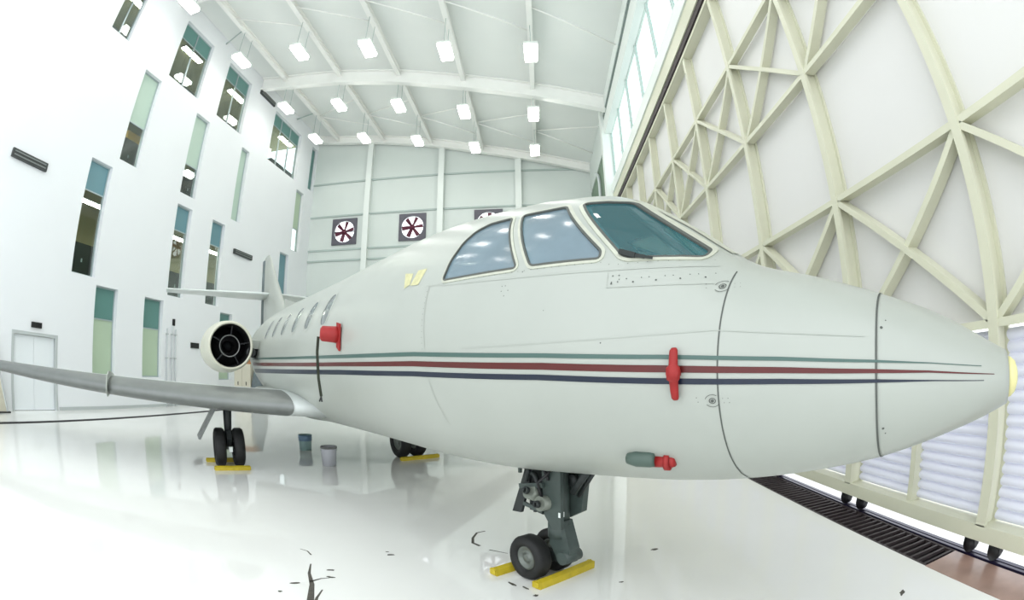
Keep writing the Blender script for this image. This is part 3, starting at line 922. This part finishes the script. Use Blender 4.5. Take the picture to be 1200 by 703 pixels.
    # rivet and screw heads
rv = MB()
def dot(x, z, r_=.007, off=.002, sg=-1, mb=None):
    r_ *= .7; c = side(x, z, sg, off); a = side(x + .01, z, sg, off) - c; b = side(x, z + .01, sg, off) - c
    a.normalize(); b = (b - a * b.dot(a)).normalized()
    (mb or rv).add([c + a * r_ * math.cos(t * math.pi / 3) + b * r_ * math.sin(t * math.pi / 3) for t in range(6)], [tuple(range(6))])
for k in range(14): dot(1.29 + k * .035, 2.17 + (.008 if k % 3 else -.012), .005 + .003 * (k % 3 == 0))
for k in range(4): dot(1.29 + (k % 2) * .03, 2.2 - (k // 2) * .035, .006)
for k in range(5): dot(.62 + (k % 3) * .025, 2.22 - (k // 2) * .03, .005)
for k in range(12): dot(-.13, 2.28 - k * .04, .004)
for k in range(40): dot(-.05 + k * .045, 2.345 - .08 * min(1, k / 30) if k > 28 else 2.318 - .0012 * k, .0035)
dot(2.58, 1.83, .012); dot(2.585, 1.395, .010); dot(2.6, 1.86, .006); dot(2.595, 1.37, .006)
dot(.93, 2.05, .004); dot(1.26, 1.86, .006); dot(.75, 2.29, .006)
rv.build('rivets', M['seam'], jet, kind='stuff')
for cz, nm_ in ((2.10, 'upper'), (1.565, 'lower')):
    lt = MB()
    n = 20
    for r0, r1, ka, kb in ((.034, .037, 3, 9), (.034, .037, 12, 18), (.0, .008, 0, 20), (.013, .017, 0, 20)):
        ring = []
        for k in range(ka, kb + 1):
            a = 2 * math.pi * k / n
            ring += [side(1.80 + r0 * math.cos(a), cz + r0 * .8 * math.sin(a), -1, .004), side(1.80 + r1 * math.cos(a), cz + r1 * .8 * math.sin(a), -1, .004)]
        lt.add(ring, [(2 * k, 2 * k + 1, 2 * k + 3, 2 * k + 2) for k in range(kb - ka)])
    for dx in (-.075, .05, .075):
        for dz in (0, -.02): dot(1.80 + dx + .006 * (dz < 0), cz + dz + .01 + .006 * (dx < 0), .003 + .02 * abs(dx - .05) ** 1.0 * .2, .004, -1, lt)
    lt.build('latch', M['seam'], jet, kind='stuff', label='dark worn %s latch on the nose joint line' % nm_)
def patch(pts, sg, off, name, m, **kw):
    c = np.mean(np.array(pts), axis=0); N = len(pts)
    vs = [side(*p, sg, off) for p in pts] + [side(*c, sg, off)]
    return MB().add(vs, [(N, i, (i + 1) % N) for i in range(N)]).build(name, m, jet, **kw)
patch([(-.55, 2.48), (-.47, 2.345), (-.40, 2.37), (-.42, 2.46)], -1, .003, 'stencil_mark', M['yellowmark'])
patch([(-.36, 2.475), (-.39, 2.36), (-.28, 2.35), (-.24, 2.47)], -1, .003, 'stencil_mark', M['yellowmark'])
# cabin windows
for sg in (-1, 1):
    for k in range(6):
        cx = -2.34 - .73 * k
        ov = [(cx + .125 * math.copysign(abs(math.cos(a))**.7, math.cos(a)), 2.37 + .17 * math.copysign(abs(math.sin(a))**.7, math.sin(a))) for a in np.linspace(0, 2 * math.pi, 24, endpoint=False)]
        o = patch(ov, sg, .004, 'cabin_window', M['cabin'])
        N = len(ov); ov2 = grow(ov, .035)
        vs = [side(*p, sg, .008) for p in ov] + [side(*p, sg, .003) for p in ov2]
        MB().add(vs, [(i, (i + 1) % N, N + (i + 1) % N, N + i) for i in range(N)], True).build('window_rim', M['plane'], o)
# wiper
p0 = side(1.30, 2.315, -1, .02); p1 = side(1.455, 2.272, -1, .02)
MB().bar(p0, p1, .010, .014).bar(p0 + Vector((-.01, 0, .012)), p0 + (p1 - p0) * .45, .02, .028).bar(p0 + (p1 - p0) * .4, p0 + (p1 - p0) * .75, .012, .02).build('wiper', M['rubber'], jet)
# belly blade antenna and scoop
sc = MB()
c0 = side(1.34, 1.245, -1, .0)
sc.lathe([(-.10, 0), (-.085, .03), (-.03, .045), (.05, .045), (.075, .04), (.075, 0)], c0 + Vector((0, -.02, 0)), (1, 0.22, 0.02), 20)
sc.build('air_scoop', M['scoop'], jet, label='dark green oval scoop low on the nose')

# wings
def airfoil(ch, th, n=14):
    pts = []
    xs = [.5 * (1 - math.cos(math.pi * k / n)) for k in range(n + 1)]
    f = lambda x: 5 * th * (.2969 * math.sqrt(x) - .126 * x - .3516 * x * x + .2843 * x**3 - .1036 * x**4)
    up = [(x * ch, f(x) * ch * 1.05) for x in xs]
    lo = [(x * ch, -f(x) * ch * .95) for x in xs]
    return up[::-1] + lo[1:-1]
def lift_surface(root, tip, sg, n=14, steps=14, vertical=False):
    rings = []
    for k in range(steps + 1):
        t = k / steps
        xle, s_, z, ch, th = (root[i] + (tip[i] - root[i]) * t for i in range(5))
        ring = []
        for u, v in airfoil(ch, th, n):
            ring.append((xle - u, sg * s_, z + v) if not vertical else (xle - u, v, s_))
        rings.append(ring)
    return rings
WROOT = (-3.45, .55, 1.17, 3.75, .10)
WTIP = (-8.62, 8.1, 1.315, 1.35, .145)
def wing_at(t): return tuple(a + (b - a) * t for a, b in zip(WROOT, WTIP))
for sg in (-1, 1):
    R_ = lift_surface(WROOT, WTIP, sg)
    wg = MB().loft(R_)
    # rounded tip
    xle, s_, z, ch, th = WTIP
    tip = [[(xle - u * (1 - .1 * q) - .06 * q * q, sg * (s_ + .22 * math.sin(q * 1.57)), z + v * math.cos(q * 1.5)) for u, v in airfoil(ch, th)] for q in (0, .35, .7, 1)]
    wg.loft(tip)
    wo = wg.build('wing', M['wingpaint'], jet, label='%s swept wing' % ('starboard' if sg < 0 else 'port'))
    # polished leading edge sleeve
    n = 14
    le_rows = []
    for k in range(0, 25):
        t = .06 + .94 * k / 24
        a = wing_at(t)
        af = airfoil(a[3] * 1.0, a[4], 40)
        m_ = len(af)
        sel = [p for p in (af[27:41] + af[41:54])]
        le_rows.append([(a[0] - u + .006, sg * a[1], a[2] + v * 1.02 + (.004 if v > 0 else -.004 if v < 0 else 0)) for u, v in sel])
    q = len(le_rows[0])
    mb = MB().add([p for r in le_rows for p in r], [(i * q + k, i * q + k + 1, (i + 1) * q + k + 1, (i + 1) * q + k) for i in range(24) for k in range(q - 1)], True)
    mb.build('leading_edge', M['metal'], wo, label='polished metal leading edge')
    # fence
    t = (4.0 - .55) / (8.1 - .55); a = wing_at(t)
    out = [(.10, -.03), (.08, .10), (.0, .20), (-.2, .26), (-.6, .24), (-1.0, .17), (-1.5, .10), (-1.5, 0), (-.3, -.02), (-.25, -.14), (-.05, -.16), (.06, -.10)]
    MB().poly_prism([(a[0] + x, sg * 4.0 - .008, a[2] + z) for x, z in out], (0, .016, 0)).build('wing_fence', M['plane'], wo)
    # aileron and flap lines
    for (ta, tb, nm_) in ((.1, .55, 'flap'), (.58, .95, 'aileron')):
        rr = []
        for tt in np.linspace(ta, tb, 6):
            b = wing_at(tt)
            up = airfoil(b[3], b[4], 20)
            z_of = lambda x, s=1: next(v for u, v in sorted(up) if u >= x * b[3] and v * s >= 0)
            rr.append([(b[0] - .74 * b[3], sg * b[1], b[2] + z_of(.74) + .006), (b[0] - 1.0 * b[3], sg * b[1], b[2] + .008)])
        mb = MB()
        mb.add([p for r in rr for p in r], [(2 * i, 2 * i + 1, 2 * i + 3, 2 * i + 2) for i in range(5)])
        mb.build(nm_, M['wingpaint'], wo)
# root fairing
for sg in (-1, 1):
    rings = []
    for x, ry, rz in ((-4.1, .02, .02), (-4.5, .10, .10), (-4.9, .17, .16), (-5.4, .23, .21), (-6.0, .27, .23), (-7.2, .22, .18), (-8.0, .05, .04)):
        rings.append([(x, sg * .88 + ry * math.cos(2 * math.pi * k / 20), 1.14 + rz * math.sin(2 * math.pi * k / 20)) for k in range(20)])
    MB().loft(rings).build('wing_root_fairing', M['plane'], jet)

# engines
for sg in (-1, 1):
    C = Vector((-6.3, sg * 1.62, 2.07))
    na = MB().lathe([(-.75, .37), (-.3, .375), (-.12, .38), (-.04, .392)], C, (1, 0, 0), 48)
    nac = MB().lathe([(-.09, .448), (-.3, .47), (-.8, .505), (-1.5, .52), (-2.2, .50), (-2.9, .42), (-3.1, .38), (-3.1, .34), (-2.6, .34)], C, (1, 0, 0), 48).build('nacelle', M['nacelle'], jet, label='cream %s engine nacelle' % ('starboard' if sg < 0 else 'port'))
    na.build('intake_duct', M['dark'], nac)
    MB().lathe([(-.04, .392), (-.01, .402), (.0, .415), (-.015, .432), (-.09, .45)], C, (1, 0, 0), 48).build('intake_lip', M['nacelle'], nac)
    MB().lathe([(-.28, .21), (-.2, .205), (-.2, .19), (-.28, .185)], C, (1, 0, 0), 40, True).build('inner_ring', M['ring'], nac)
    MB().lathe([(-.74, .372), (-.70, .372), (-.70, 0)], C, (1, 0, 0), 40).build('compressor_face', M['dark'], nac)
    MB().lathe([(-.7, .12), (-.5, .11), (-.4, .07), (-.36, 0)], C, (1, 0, 0), 24).build('spinner', M['darkmetal'], nac)
    for k in range(5):
        a = 2 * math.pi * k / 5 + .2
        u = Vector((0, math.cos(a), math.sin(a)))
        MB().bar(C + Vector((-.24, 0, 0)) + u * .2, C + Vector((-.24, 0, 0)) + u * .375, .02, .08, (1, 0, 0)).build('strut', M['darkmetal'], nac)
    MB().bar(C + Vector((-.5, -sg * .45, .05)), C + Vector((-.5, -sg * .75, .05)), .3, .16).loft(
        [[(C.x - .6, C.y - sg * y_, C.z + .08), (C.x - .75, C.y - sg * y_, C.z + .16), (C.x - 2.3, C.y - sg * y_, C.z + .12), (C.x - 2.5, C.y - sg * y_, C.z + .06), (C.x - 2.3, C.y - sg * y_, C.z), (C.x - .75, C.y - sg * y_, C.z - .02)] for y_ in (.45, .85)], smooth=False).build('pylon', M['plane'], jet)
    MB().tube([C + Vector((-.15, -sg * .42, -.10)), C + Vector((-.9, -sg * .62, -.12))], .09, 12).build('oil_cooler_intake', M['geardark'], nac)

# tail
fr = []
for k in range(11):
    t = k / 10
    fr.append([(x, y_, z) for x, y_, z in [(lambda xle, ch, z_: [(xle - u, v, z_) for u, v in airfoil(ch, .10)])(-8.4 - 2.95 * t, 3.7 - 2.75 * t, 2.75 + 2.17 * t)][0]])
fin = MB().loft(fr).build('fin', M['plane'], jet)
fr = [[(-11.35 + .04 * t - u * (1.0 - .35 * t) - .55 * t, v, 2.85 + 2.0 * t) for u, v in airfoil(.95, .16)] for t in (0, .5, 1)]
MB().loft(fr).build('rudder', M['cartgrey'], fin)
MB().add([(-6.9, 0, 2.96), (-8.6, .09, 2.95), (-8.6, -.09, 2.95), (-8.9, 0, 3.35)], [(0, 1, 3), (0, 3, 2), (1, 2, 3), (0, 2, 1)]).build('dorsal_fillet', M['plane'], fin)
for sg in (-1, 1):
    MB().loft(lift_surface((-10.45, .0, 3.66, 1.55, .09), (-11.45, 3.12, 3.70, .85, .08), sg)).build('tailplane', M['wingpaint'], jet)

# landing gear
def wheel(c, r, wd, parent, axis=(0, 1, 0), hubside=-1):
    c = Vector(c)
    w2 = wd / 2
    ty = MB().lathe([(-w2 * .55, r * .52), (-w2 * .9, r * .62), (-w2, r * .78), (-w2 * .86, r * .93), (-w2 * .5, r), (w2 * .5, r), (w2 * .86, r * .93), (w2, r * .78), (w2 * .9, r * .62), (w2 * .55, r * .52)], c, axis, 36, True).build('wheel', M['tyre'], parent)
    MB().lathe([(-w2 * .55, 0), (-w2 * .62, r * .14), (-w2 * .55, r * .18), (-w2 * .35, r * .22), (-w2 * .3, r * .4), (-w2 * .6, r * .46), (-w2 * .62, r * .54), (w2 * .62, r * .54), (w2 * .6, r * .46), (w2 * .3, r * .4), (w2 * .35, r * .22), (w2 * .62, r * .14), (w2 * .55, 0)], c, axis, 28).build('wheel_hub', M['hub'], ty)
    for g in (-.25, .25):
        MB().lathe([(g * wd - .004, r * 1.001), (g * wd, r * .985), (g * wd + .004, r * 1.001)], c, axis, 36).build('tread_groove', M['dark'], ty)
ng = MB().tube([(.20, 0, 1.1), (.20, 0, .45)], .075, 16).tube([(.20, 0, .52), (.20, 0, .40)], .095, 16).build('nose_gear_leg', M['gear'], jet)
wheel((0, -.135, .195), .195, .15, ng)
wheel((0, .135, .195), .195, .15, ng)
MB().tube([(0, -.18, .195), (0, .18, .195)], .03, 12).build('axle', M['hub'], ng)
# trailing lever and fork
lv = MB().poly_prism([(.14, -.055, .55), (.28, -.055, .55), (.36, -.055, .33), (.34, -.055, .2), (.26, -.055, .17), (.14, -.055, .34)], (0, .11, 0)).build('lever', M['gear'], ng)
MB().tube([(.31, -.09, .25), (.31, .09, .25)], .055, 16).build('pivot', M['gear'], ng)
MB().bar((.28, 0, .235), (0, 0, .195), .07, .09).build('fork', M['geardark'], ng)
MB().poly_prism([(.10, -.10, .98), (.30, -.10, .98), (.31, -.10, .5), (.22, -.10, .48), (.12, -.10, .6)], (0, .03, 0)).build('leg_plate', M['gear'], ng)
MB().poly_prism([(.12, .07, .99), (.40, .07, .99), (.36, .07, .62), (.14, .07, .5)], (0, .06, 0)).build('leg_plate', M['gear'], ng)
MB().poly_prism([(-.06, -.12, .97), (.02, -.12, .97), (-.10, -.14, .57), (-.21, -.14, .56)], (0, .025, 0)).build('gear_door', M['geardark'], ng)
MB().tube([(.02, -.16, .78), (.02, .0, .70)], .065, 14).build('actuator', M['gearlight'], ng)
MB().tube([(.15, -.17, .70), (.15, .05, .68)], .06, 14).build('actuator', M['gearlight'], ng)
MB().tube([(-.12, -.10, .97), (.05, -.12, .90), (.1, -.1, .75)], .02, 8).tube([(-.05, .02, .97), (.04, .05, .82), (.16, .02, .6)], .025, 8).tube([(.0, -.14, .99), (-.02, -.15, .85)], .014, 8).tube([(-.02, -.1, .62), (.12, -.1, .6)], .012, 8).build('hydraulic_line', M['geardark'], ng)
MB().tube([(.36, -.02, .80), (.52, -.05, .99)], .028, 10).tube([(.36, .04, .76), (.56, .0, 1.0)], .018, 10).build('drag_brace', M['geardark'], ng)
MB().box((-.13, -.05, .70), (.14, .08, 1.0)).build('gear_bay_frame', M['geardark'], ng)
MB().tube([(.08 + .11 * math.cos(a), -.115, .86 + .12 * math.sin(a)) for a in np.linspace(.2, 4.6, 18)], .014, 8).tube([(.22, -.13, .96), (.12, -.16, .86), (.16, -.15, .74)], .012, 8).build('hose', M['black'], ng)
MB().lathe([(0, 0), (0, .05), (.03, .05), (.03, 0)], (.30, .045, .88), (0, -1, 0), 18).build('side_disc', M['geardark'], ng)
MB().box((.285, -.104, .60), (.305, -.06, .64)).build('placard', M['steel'], ng)
MB().box((-.04, -.10, .60), (.12, -.04, .70)).box((-.02, -.03, .56), (.08, .06, .68)).build('valve_block', M['geardark'], ng)
MB().bar((-.10, -.15, .80), (.14, -.12, .84), .02, .04).build('door_link', M['gear'], ng)
MB().bar((-.06, -.145, .66), (.12, -.11, .62), .018, .03).build('door_link', M['gear'], ng)
MB().lathe([(0, .018), (0, .03), (.03, .03), (.03, .018)], (.02, -.175, .785), (0, -.9, .4), 14, True).build('fitting', M['geardark'], ng)
MB().lathe([(0, .018), (0, .03), (.03, .03), (.03, .018)], (.15, -.185, .70), (0, -1, .1), 14, True).build('fitting', M['geardark'], ng)
MB().tube([(.04, -.11, .60), (.04, -.11, .72)], .018, 8).build('drain_valve', M['geardark'], ng)
MB().tube([(-.10, -.145, .985), (-.10, -.145, .91)], .016, 8).build('hinge_pin', M['gear'], ng)

for sg in (-1, 1):
    yc = sg * 1.76
    mg = MB().tube([(-5.72, yc, 1.2), (-5.72, yc, .35)], [.09, .055], 14).tube([(-5.72, yc, .62), (-5.72, yc, .35)], .07, 14).build('main_gear_leg', M['geardark'], jet)
    wheel((-5.72, yc - .17, .33), .33, .2, mg)
    wheel((-5.72, yc + .17, .33), .33, .2, mg)
    MB().tube([(-5.72, yc - .2, .33), (-5.72, yc + .2, .33)], .045, 12).build('axle', M['hub'], mg)
    MB().bar((-5.62, yc, .62), (-5.50, yc, .48), .08, .04).bar((-5.50, yc, .48), (-5.64, yc, .36), .08, .04).build('torque_link', M['geardark'], mg)
    MB().box((-5.44, yc - .03, .30), (-5.38, yc + .03, .38)).build('placard', M['steel'], mg)
    MB().add([(-5.5, yc + sg * .12, 1.16), (-6.0, yc + sg * .12, 1.16), (-6.0, yc + sg * .52, .48), (-5.5, yc + sg * .52, .48), (-5.5, yc + sg * .16, 1.17), (-6.0, yc + sg * .16, 1.17), (-6.0, yc + sg * .56, .49), (-5.5, yc + sg * .56, .49)],
             [(0, 1, 2, 3), (7, 6, 5, 4), (0, 4, 5, 1), (1, 5, 6, 2), (2, 6, 7, 3), (3, 7, 4, 0)]).build('gear_door', M['metal'], mg)

# ------------------------------------------------------------------ covers and chocks: things that stand on or at the jet
JM = Matrix.Translation((0, 3.8675, 0)) @ Matrix.Rotation(AZ, 4, 'Z')
def at_jet(name, label, cat, local, group=None):
    t = thing(name, label, cat, JM @ Vector(local), AZ, group)
    return t
o_ = side(-1.72, 2.06, -1, .0)
t = at_jet('sensor_cover', 'red sensor cover with a long dark hanging strap behind the cockpit', 'cover', o_)
MB().lathe([(-.0, .0), (-.0, .085), (.05, .08), (.17, .075), (.19, .05), (.19, 0)], (0, .0, 0), (-.35, -1, .06), 22).build('cap', M['coverred'], t)
MB().add([(.0, -.012, .12), (.09, -.012, .10), (.08, -.012, -.16), (.0, -.012, -.12), (.0, -.03, .12), (.09, -.03, .10), (.08, -.03, -.16), (.0, -.03, -.12)],
         [(0, 1, 2, 3), (7, 6, 5, 4), (0, 4, 5, 1), (1, 5, 6, 2), (2, 6, 7, 3), (3, 7, 4, 0)]).build('flange', M['coverred'], t)
a_ = Vector((-.10, -.185, -.02))
pts = [a_, a_ + Vector((0, -.01, -.15)), a_ + Vector((.01, .0, -.4)), a_ + Vector((.03, .02, -.58))]
sm = MB()
for p, q in zip(pts[:-1], pts[1:]): sm.bar(p, q, .028, .008, (1, 0, 0))
sb = sm.build('strap', M['strap'], t)
e_ = pts[-1]
MB().tube([e_, e_ + Vector((-.03, -.01, -.05))], .008, 6).tube([e_, e_ + Vector((.05, -.01, -.045))], .008, 6).build('strap_tie', M['dark'], sb)

o_ = side(1.632, 1.70, -1, 0)
t = at_jet('vane_cover', 'narrow red vane cover clamped across the stripes on the nose', 'cover', o_)
def rel(x, z, off): return side(x, z, -1, off) - o_
mb = MB()
rings = []
for z, hw, th in ((1.812, .012, .02), (1.80, .019, .03), (1.76, .021, .034), (1.735, .022, .036), (1.725, .034, .05), (1.675, .032, .05), (1.665, .022, .036), (1.62, .020, .034), (1.59, .018, .03), (1.58, .012, .02)):
    rings.append([rel(1.632 + hw * math.cos(a), z + .01 * 0, .016 + th * .5 * (1 + math.sin(a))) for a in np.linspace(0, 2 * math.pi, 12, endpoint=False)])
mb.loft(rings).build('cover_body', M['coverred'], t)
c = rel(1.632, 1.70, .058)
MB().tube([rel(1.632, 1.70, .0), c], .03, 14).build('clamp_knob', M['coverred'], t)

o_ = side(1.45, 1.235, -1, 0)
t = at_jet('intake_plug', 'red plug fitted in the dark green scoop low on the nose', 'plug', o_)
ax = (1, .25, .02)
MB().lathe([(-.02, 0), (-.02, .036), (.09, .036), (.105, .03), (.106, 0)], (-.04, -.012, 0), ax, 20).build('plug_body', M['coverred'], t)
MB().lathe([(0, .03), (0, .05), (.028, .05), (.028, .03)], (.01, -.004, 0), ax, 20, True).build('plug_collar', M['coverred'], t)

def chock(local, length, label, tilt=0):
    t = thing('wheel_chock', label, 'chock', JM @ Vector(local), AZ + tilt, 'yellow wheel chocks')
    h_ = .045
    MB().poly_prism([(-h_, -length / 2, 0), (h_, -length / 2, 0), (h_ * .8, -length / 2, .055), (0, -length / 2, .075), (-h_ * .8, -length / 2, .055)], (0, length, 0)).build('chock_bar', M['chock'], t)
    for s_ in (-1, 1):
        MB().box((-.035, s_ * length / 2 - .012, .01), (.035, s_ * length / 2 + .012, .06)).build('end_cap', M['chock'], t)
chock((.20, .06, 0), .62, 'yellow bar chock in front of the nose wheels')
chock((-.235, -.02, 0), .62, 'yellow bar chock behind the nose wheels')
chock((-5.36, -1.76, 0), .62, 'yellow bar chock in front of the starboard main wheels')
chock((-6.08, -1.82, 0), .7, 'yellow bar chock behind the starboard main wheels')
chock((-5.36, 1.82, 0), .8, 'yellow bar chock in front of the port main wheels')

# ------------------------------------------------------------------ equipment behind the wing
t = thing('storage_cabinet', 'beige storage cabinet standing beyond the wing under the engine', 'cabinet', (-12.4, 18.0, 0), 0)
MB().box((-.45, -.3, .06), (.45, .3, 1.75)).box((-.42, -.27, 0), (.42, .27, .06)).build('carcass', M['beige'], t)
for s_ in (-.225, .225):
    d = MB().box((s_ - .215, -.32, .1), (s_ + .215, -.30, 1.72)).build('door', M['beige'], t)
    MB().box((s_ - .02, -.335, .85), (s_ + .02, -.32, 1.0)).build('handle', M['sign'], d)
t = thing('cardboard_box', 'brown cardboard box on top of the beige storage cabinet', 'box', (-12.25, 18.0, 1.75))
MB().box((-.28, -.22, 0), (.28, .22, .26)).build('box_body', M['brown'], t)
for s_ in (-1, 1):
    MB().box((-.28, .0 if s_ > 0 else -.22, .26), (.28, .22 if s_ > 0 else 0, .265)).build('flap', M['brown'], t)
t = thing('tool_cart', 'grey covered tool cart beside the beige cabinet beyond the wing', 'cart', (-11.62, 17.9, 0), 0)
MB().loft([[(-.28, -.22, .2), (.28, -.22, .2), (.28, .22, .2), (-.28, .22, .2)], [(-.27, -.21, .9), (.27, -.21, .9), (.27, .21, .9), (-.27, .21, .9)], [(-.14, -.16, 1.6), (.06, -.16, 1.6), (.06, .16, 1.6), (-.14, .16, 1.6)], [(-.06, -.1, 1.95), (.0, -.1, 1.95), (.0, .1, 1.95), (-.06, .1, 1.95)]], smooth=False).build('cover', M['cartgrey'], t)
MB().box((-.26, -.2, .12), (.26, .2, .2)).build('base_tray', M['vent'], t)
for sx in (-1, 1):
    for sy in (-1, 1):
        MB().lathe([(-.02, 0), (-.02, .06), (.02, .06), (.02, 0)], (sx * .2, sy * .16, .06), (1, 0, 0), 14).build('caster', M['black'], t)

# ------------------------------------------------------------------ floor marks
def scuff(pts, name='paint_scuff'):
    MB().add([(x, y, .0012) for x, y in pts], [tuple(range(len(pts)))]).build(name, M['scuff'], floor)

def blob(cx, cy, a, b, rot, seed):
    r_ = random.Random(seed)
    n = 11
    pts = []
    for k in range(n):
        t = 2 * math.pi * k / n; q = 1 + r_.uniform(-.3, .3)
        x, y = a * q * math.cos(t), b * q * math.sin(t)
        pts.append((cx + x * math.cos(rot) - y * math.sin(rot), cy + x * math.sin(rot) + y * math.cos(rot)))
    scuff(pts)
def streak(pts, w0, w1):
    L_, R_ = [], []
    n = len(pts)
    for i, p in enumerate(pts):
        q, r_ = pts[min(i + 1, n - 1)], pts[max(i - 1, 0)]
        d = Vector((q[0] - r_[0], q[1] - r_[1])).normalized()
        wv = w0 + (w1 - w0) * i / (n - 1)
        L_.append((p[0] - d.y * wv, p[1] + d.x * wv)); R_.append((p[0] + d.y * wv, p[1] - d.x * wv))
    vs = [(x, y, .0012) for x, y in L_ + R_]
    MB().add(vs, [(i, i + 1, n + i + 1, n + i) for i in range(n - 1)]).build('paint_scuff', M['scuff'], floor)
streak([(-1.98, 3.66), (-1.90, 3.46), (-1.78, 3.26), (-1.68, 3.02), (-1.58, 2.78)], .006, .035)
streak([(-1.82, 3.30), (-1.76, 3.40), (-1.70, 3.44)], .012, .004)
streak([(-1.66, 3.20), (-1.64, 3.05), (-1.60, 2.9)], .006, .016)
streak([(-2.24, 3.96), (-2.15, 3.94), (-2.07, 3.86)], .004, .008)
streak([(-.60, 4.98), (-.68, 4.92), (-.70, 4.75), (-.68, 4.60), (-.60, 4.52)], .010, .016)
streak([(-.50, 4.42), (-.32, 4.33)], .008, .004)
for i, (x, y, a, b, r_) in enumerate(((-1.92, 3.22, .04, .018, .6), (-1.76, 3.60, .035, .018, .2), (-1.70, 3.46, .035, .016, .1), (-1.38, 4.13, .04, .018, .3), (-1.43, 4.2, .018, .012, 0),
        (1.03, 4.26, .035, .02, .4), (-.24, 3.64, .05, .015, -.9), (-.13, 3.56, .05, .012, -.9), (-.05, 3.42, .02, .02, 0), (2.5, 2.38, .05, .02, .7), (.62, 3.6, .02, .012, .2), (-1.95, 3.02, .02, .015, 0))):
    blob(x, y, a, b, r_, i)

# drip buckets under the belly
M['bluebucket'] = mat('blue_teal_bucket', (158, 188, 186), .4)
M['blueband'] = mat('dark_blue_band', (118, 146, 172), .4)
M['greybucket'] = mat('pale_grey_bucket', (196, 198, 204), .45)
M['rim'] = mat('grey_bucket_rim', (120, 122, 120), .5)
for x, y, h_, m_, b_, label in ((-4.83, 9.19, .32, 'bluebucket', 'blueband', 'blue teal bucket on the floor under the belly, beside the main wheels'),
                                (-3.69, 7.92, .34, 'greybucket', 'rim', 'pale grey bucket with a dark rim on the floor under the belly')):
    t = thing('bucket', label, 'bucket', (x, y, 0), .6, 'buckets under the belly')
    MB().lathe([(0, 0), (0, .125), (h_ - .02, .145), (h_, .145), (h_, .138), (.01, .118), (.01, 0)], (0, 0, 0), (0, 0, 1), 28).build('bucket_body', M[m_], t)
    MB().lathe([(h_ * .62, .139), (h_ * .62, .144), (h_ + .004, .151), (h_ + .004, .146)] if b_ == 'blueband' else [(h_ - .03, .145), (h_ - .03, .152), (h_ + .006, .153), (h_ + .006, .14)], (0, 0, 0), (0, 0, 1), 28).build('rim_band', M[b_], t)
    MB().tube([(.148 * math.cos(a), .148 * math.sin(a) * .55 - .02, h_ - .05 - .09 * math.sin(a)) for a in np.linspace(0, math.pi, 14)], .004, 6).build('handle', M['rim'], t)
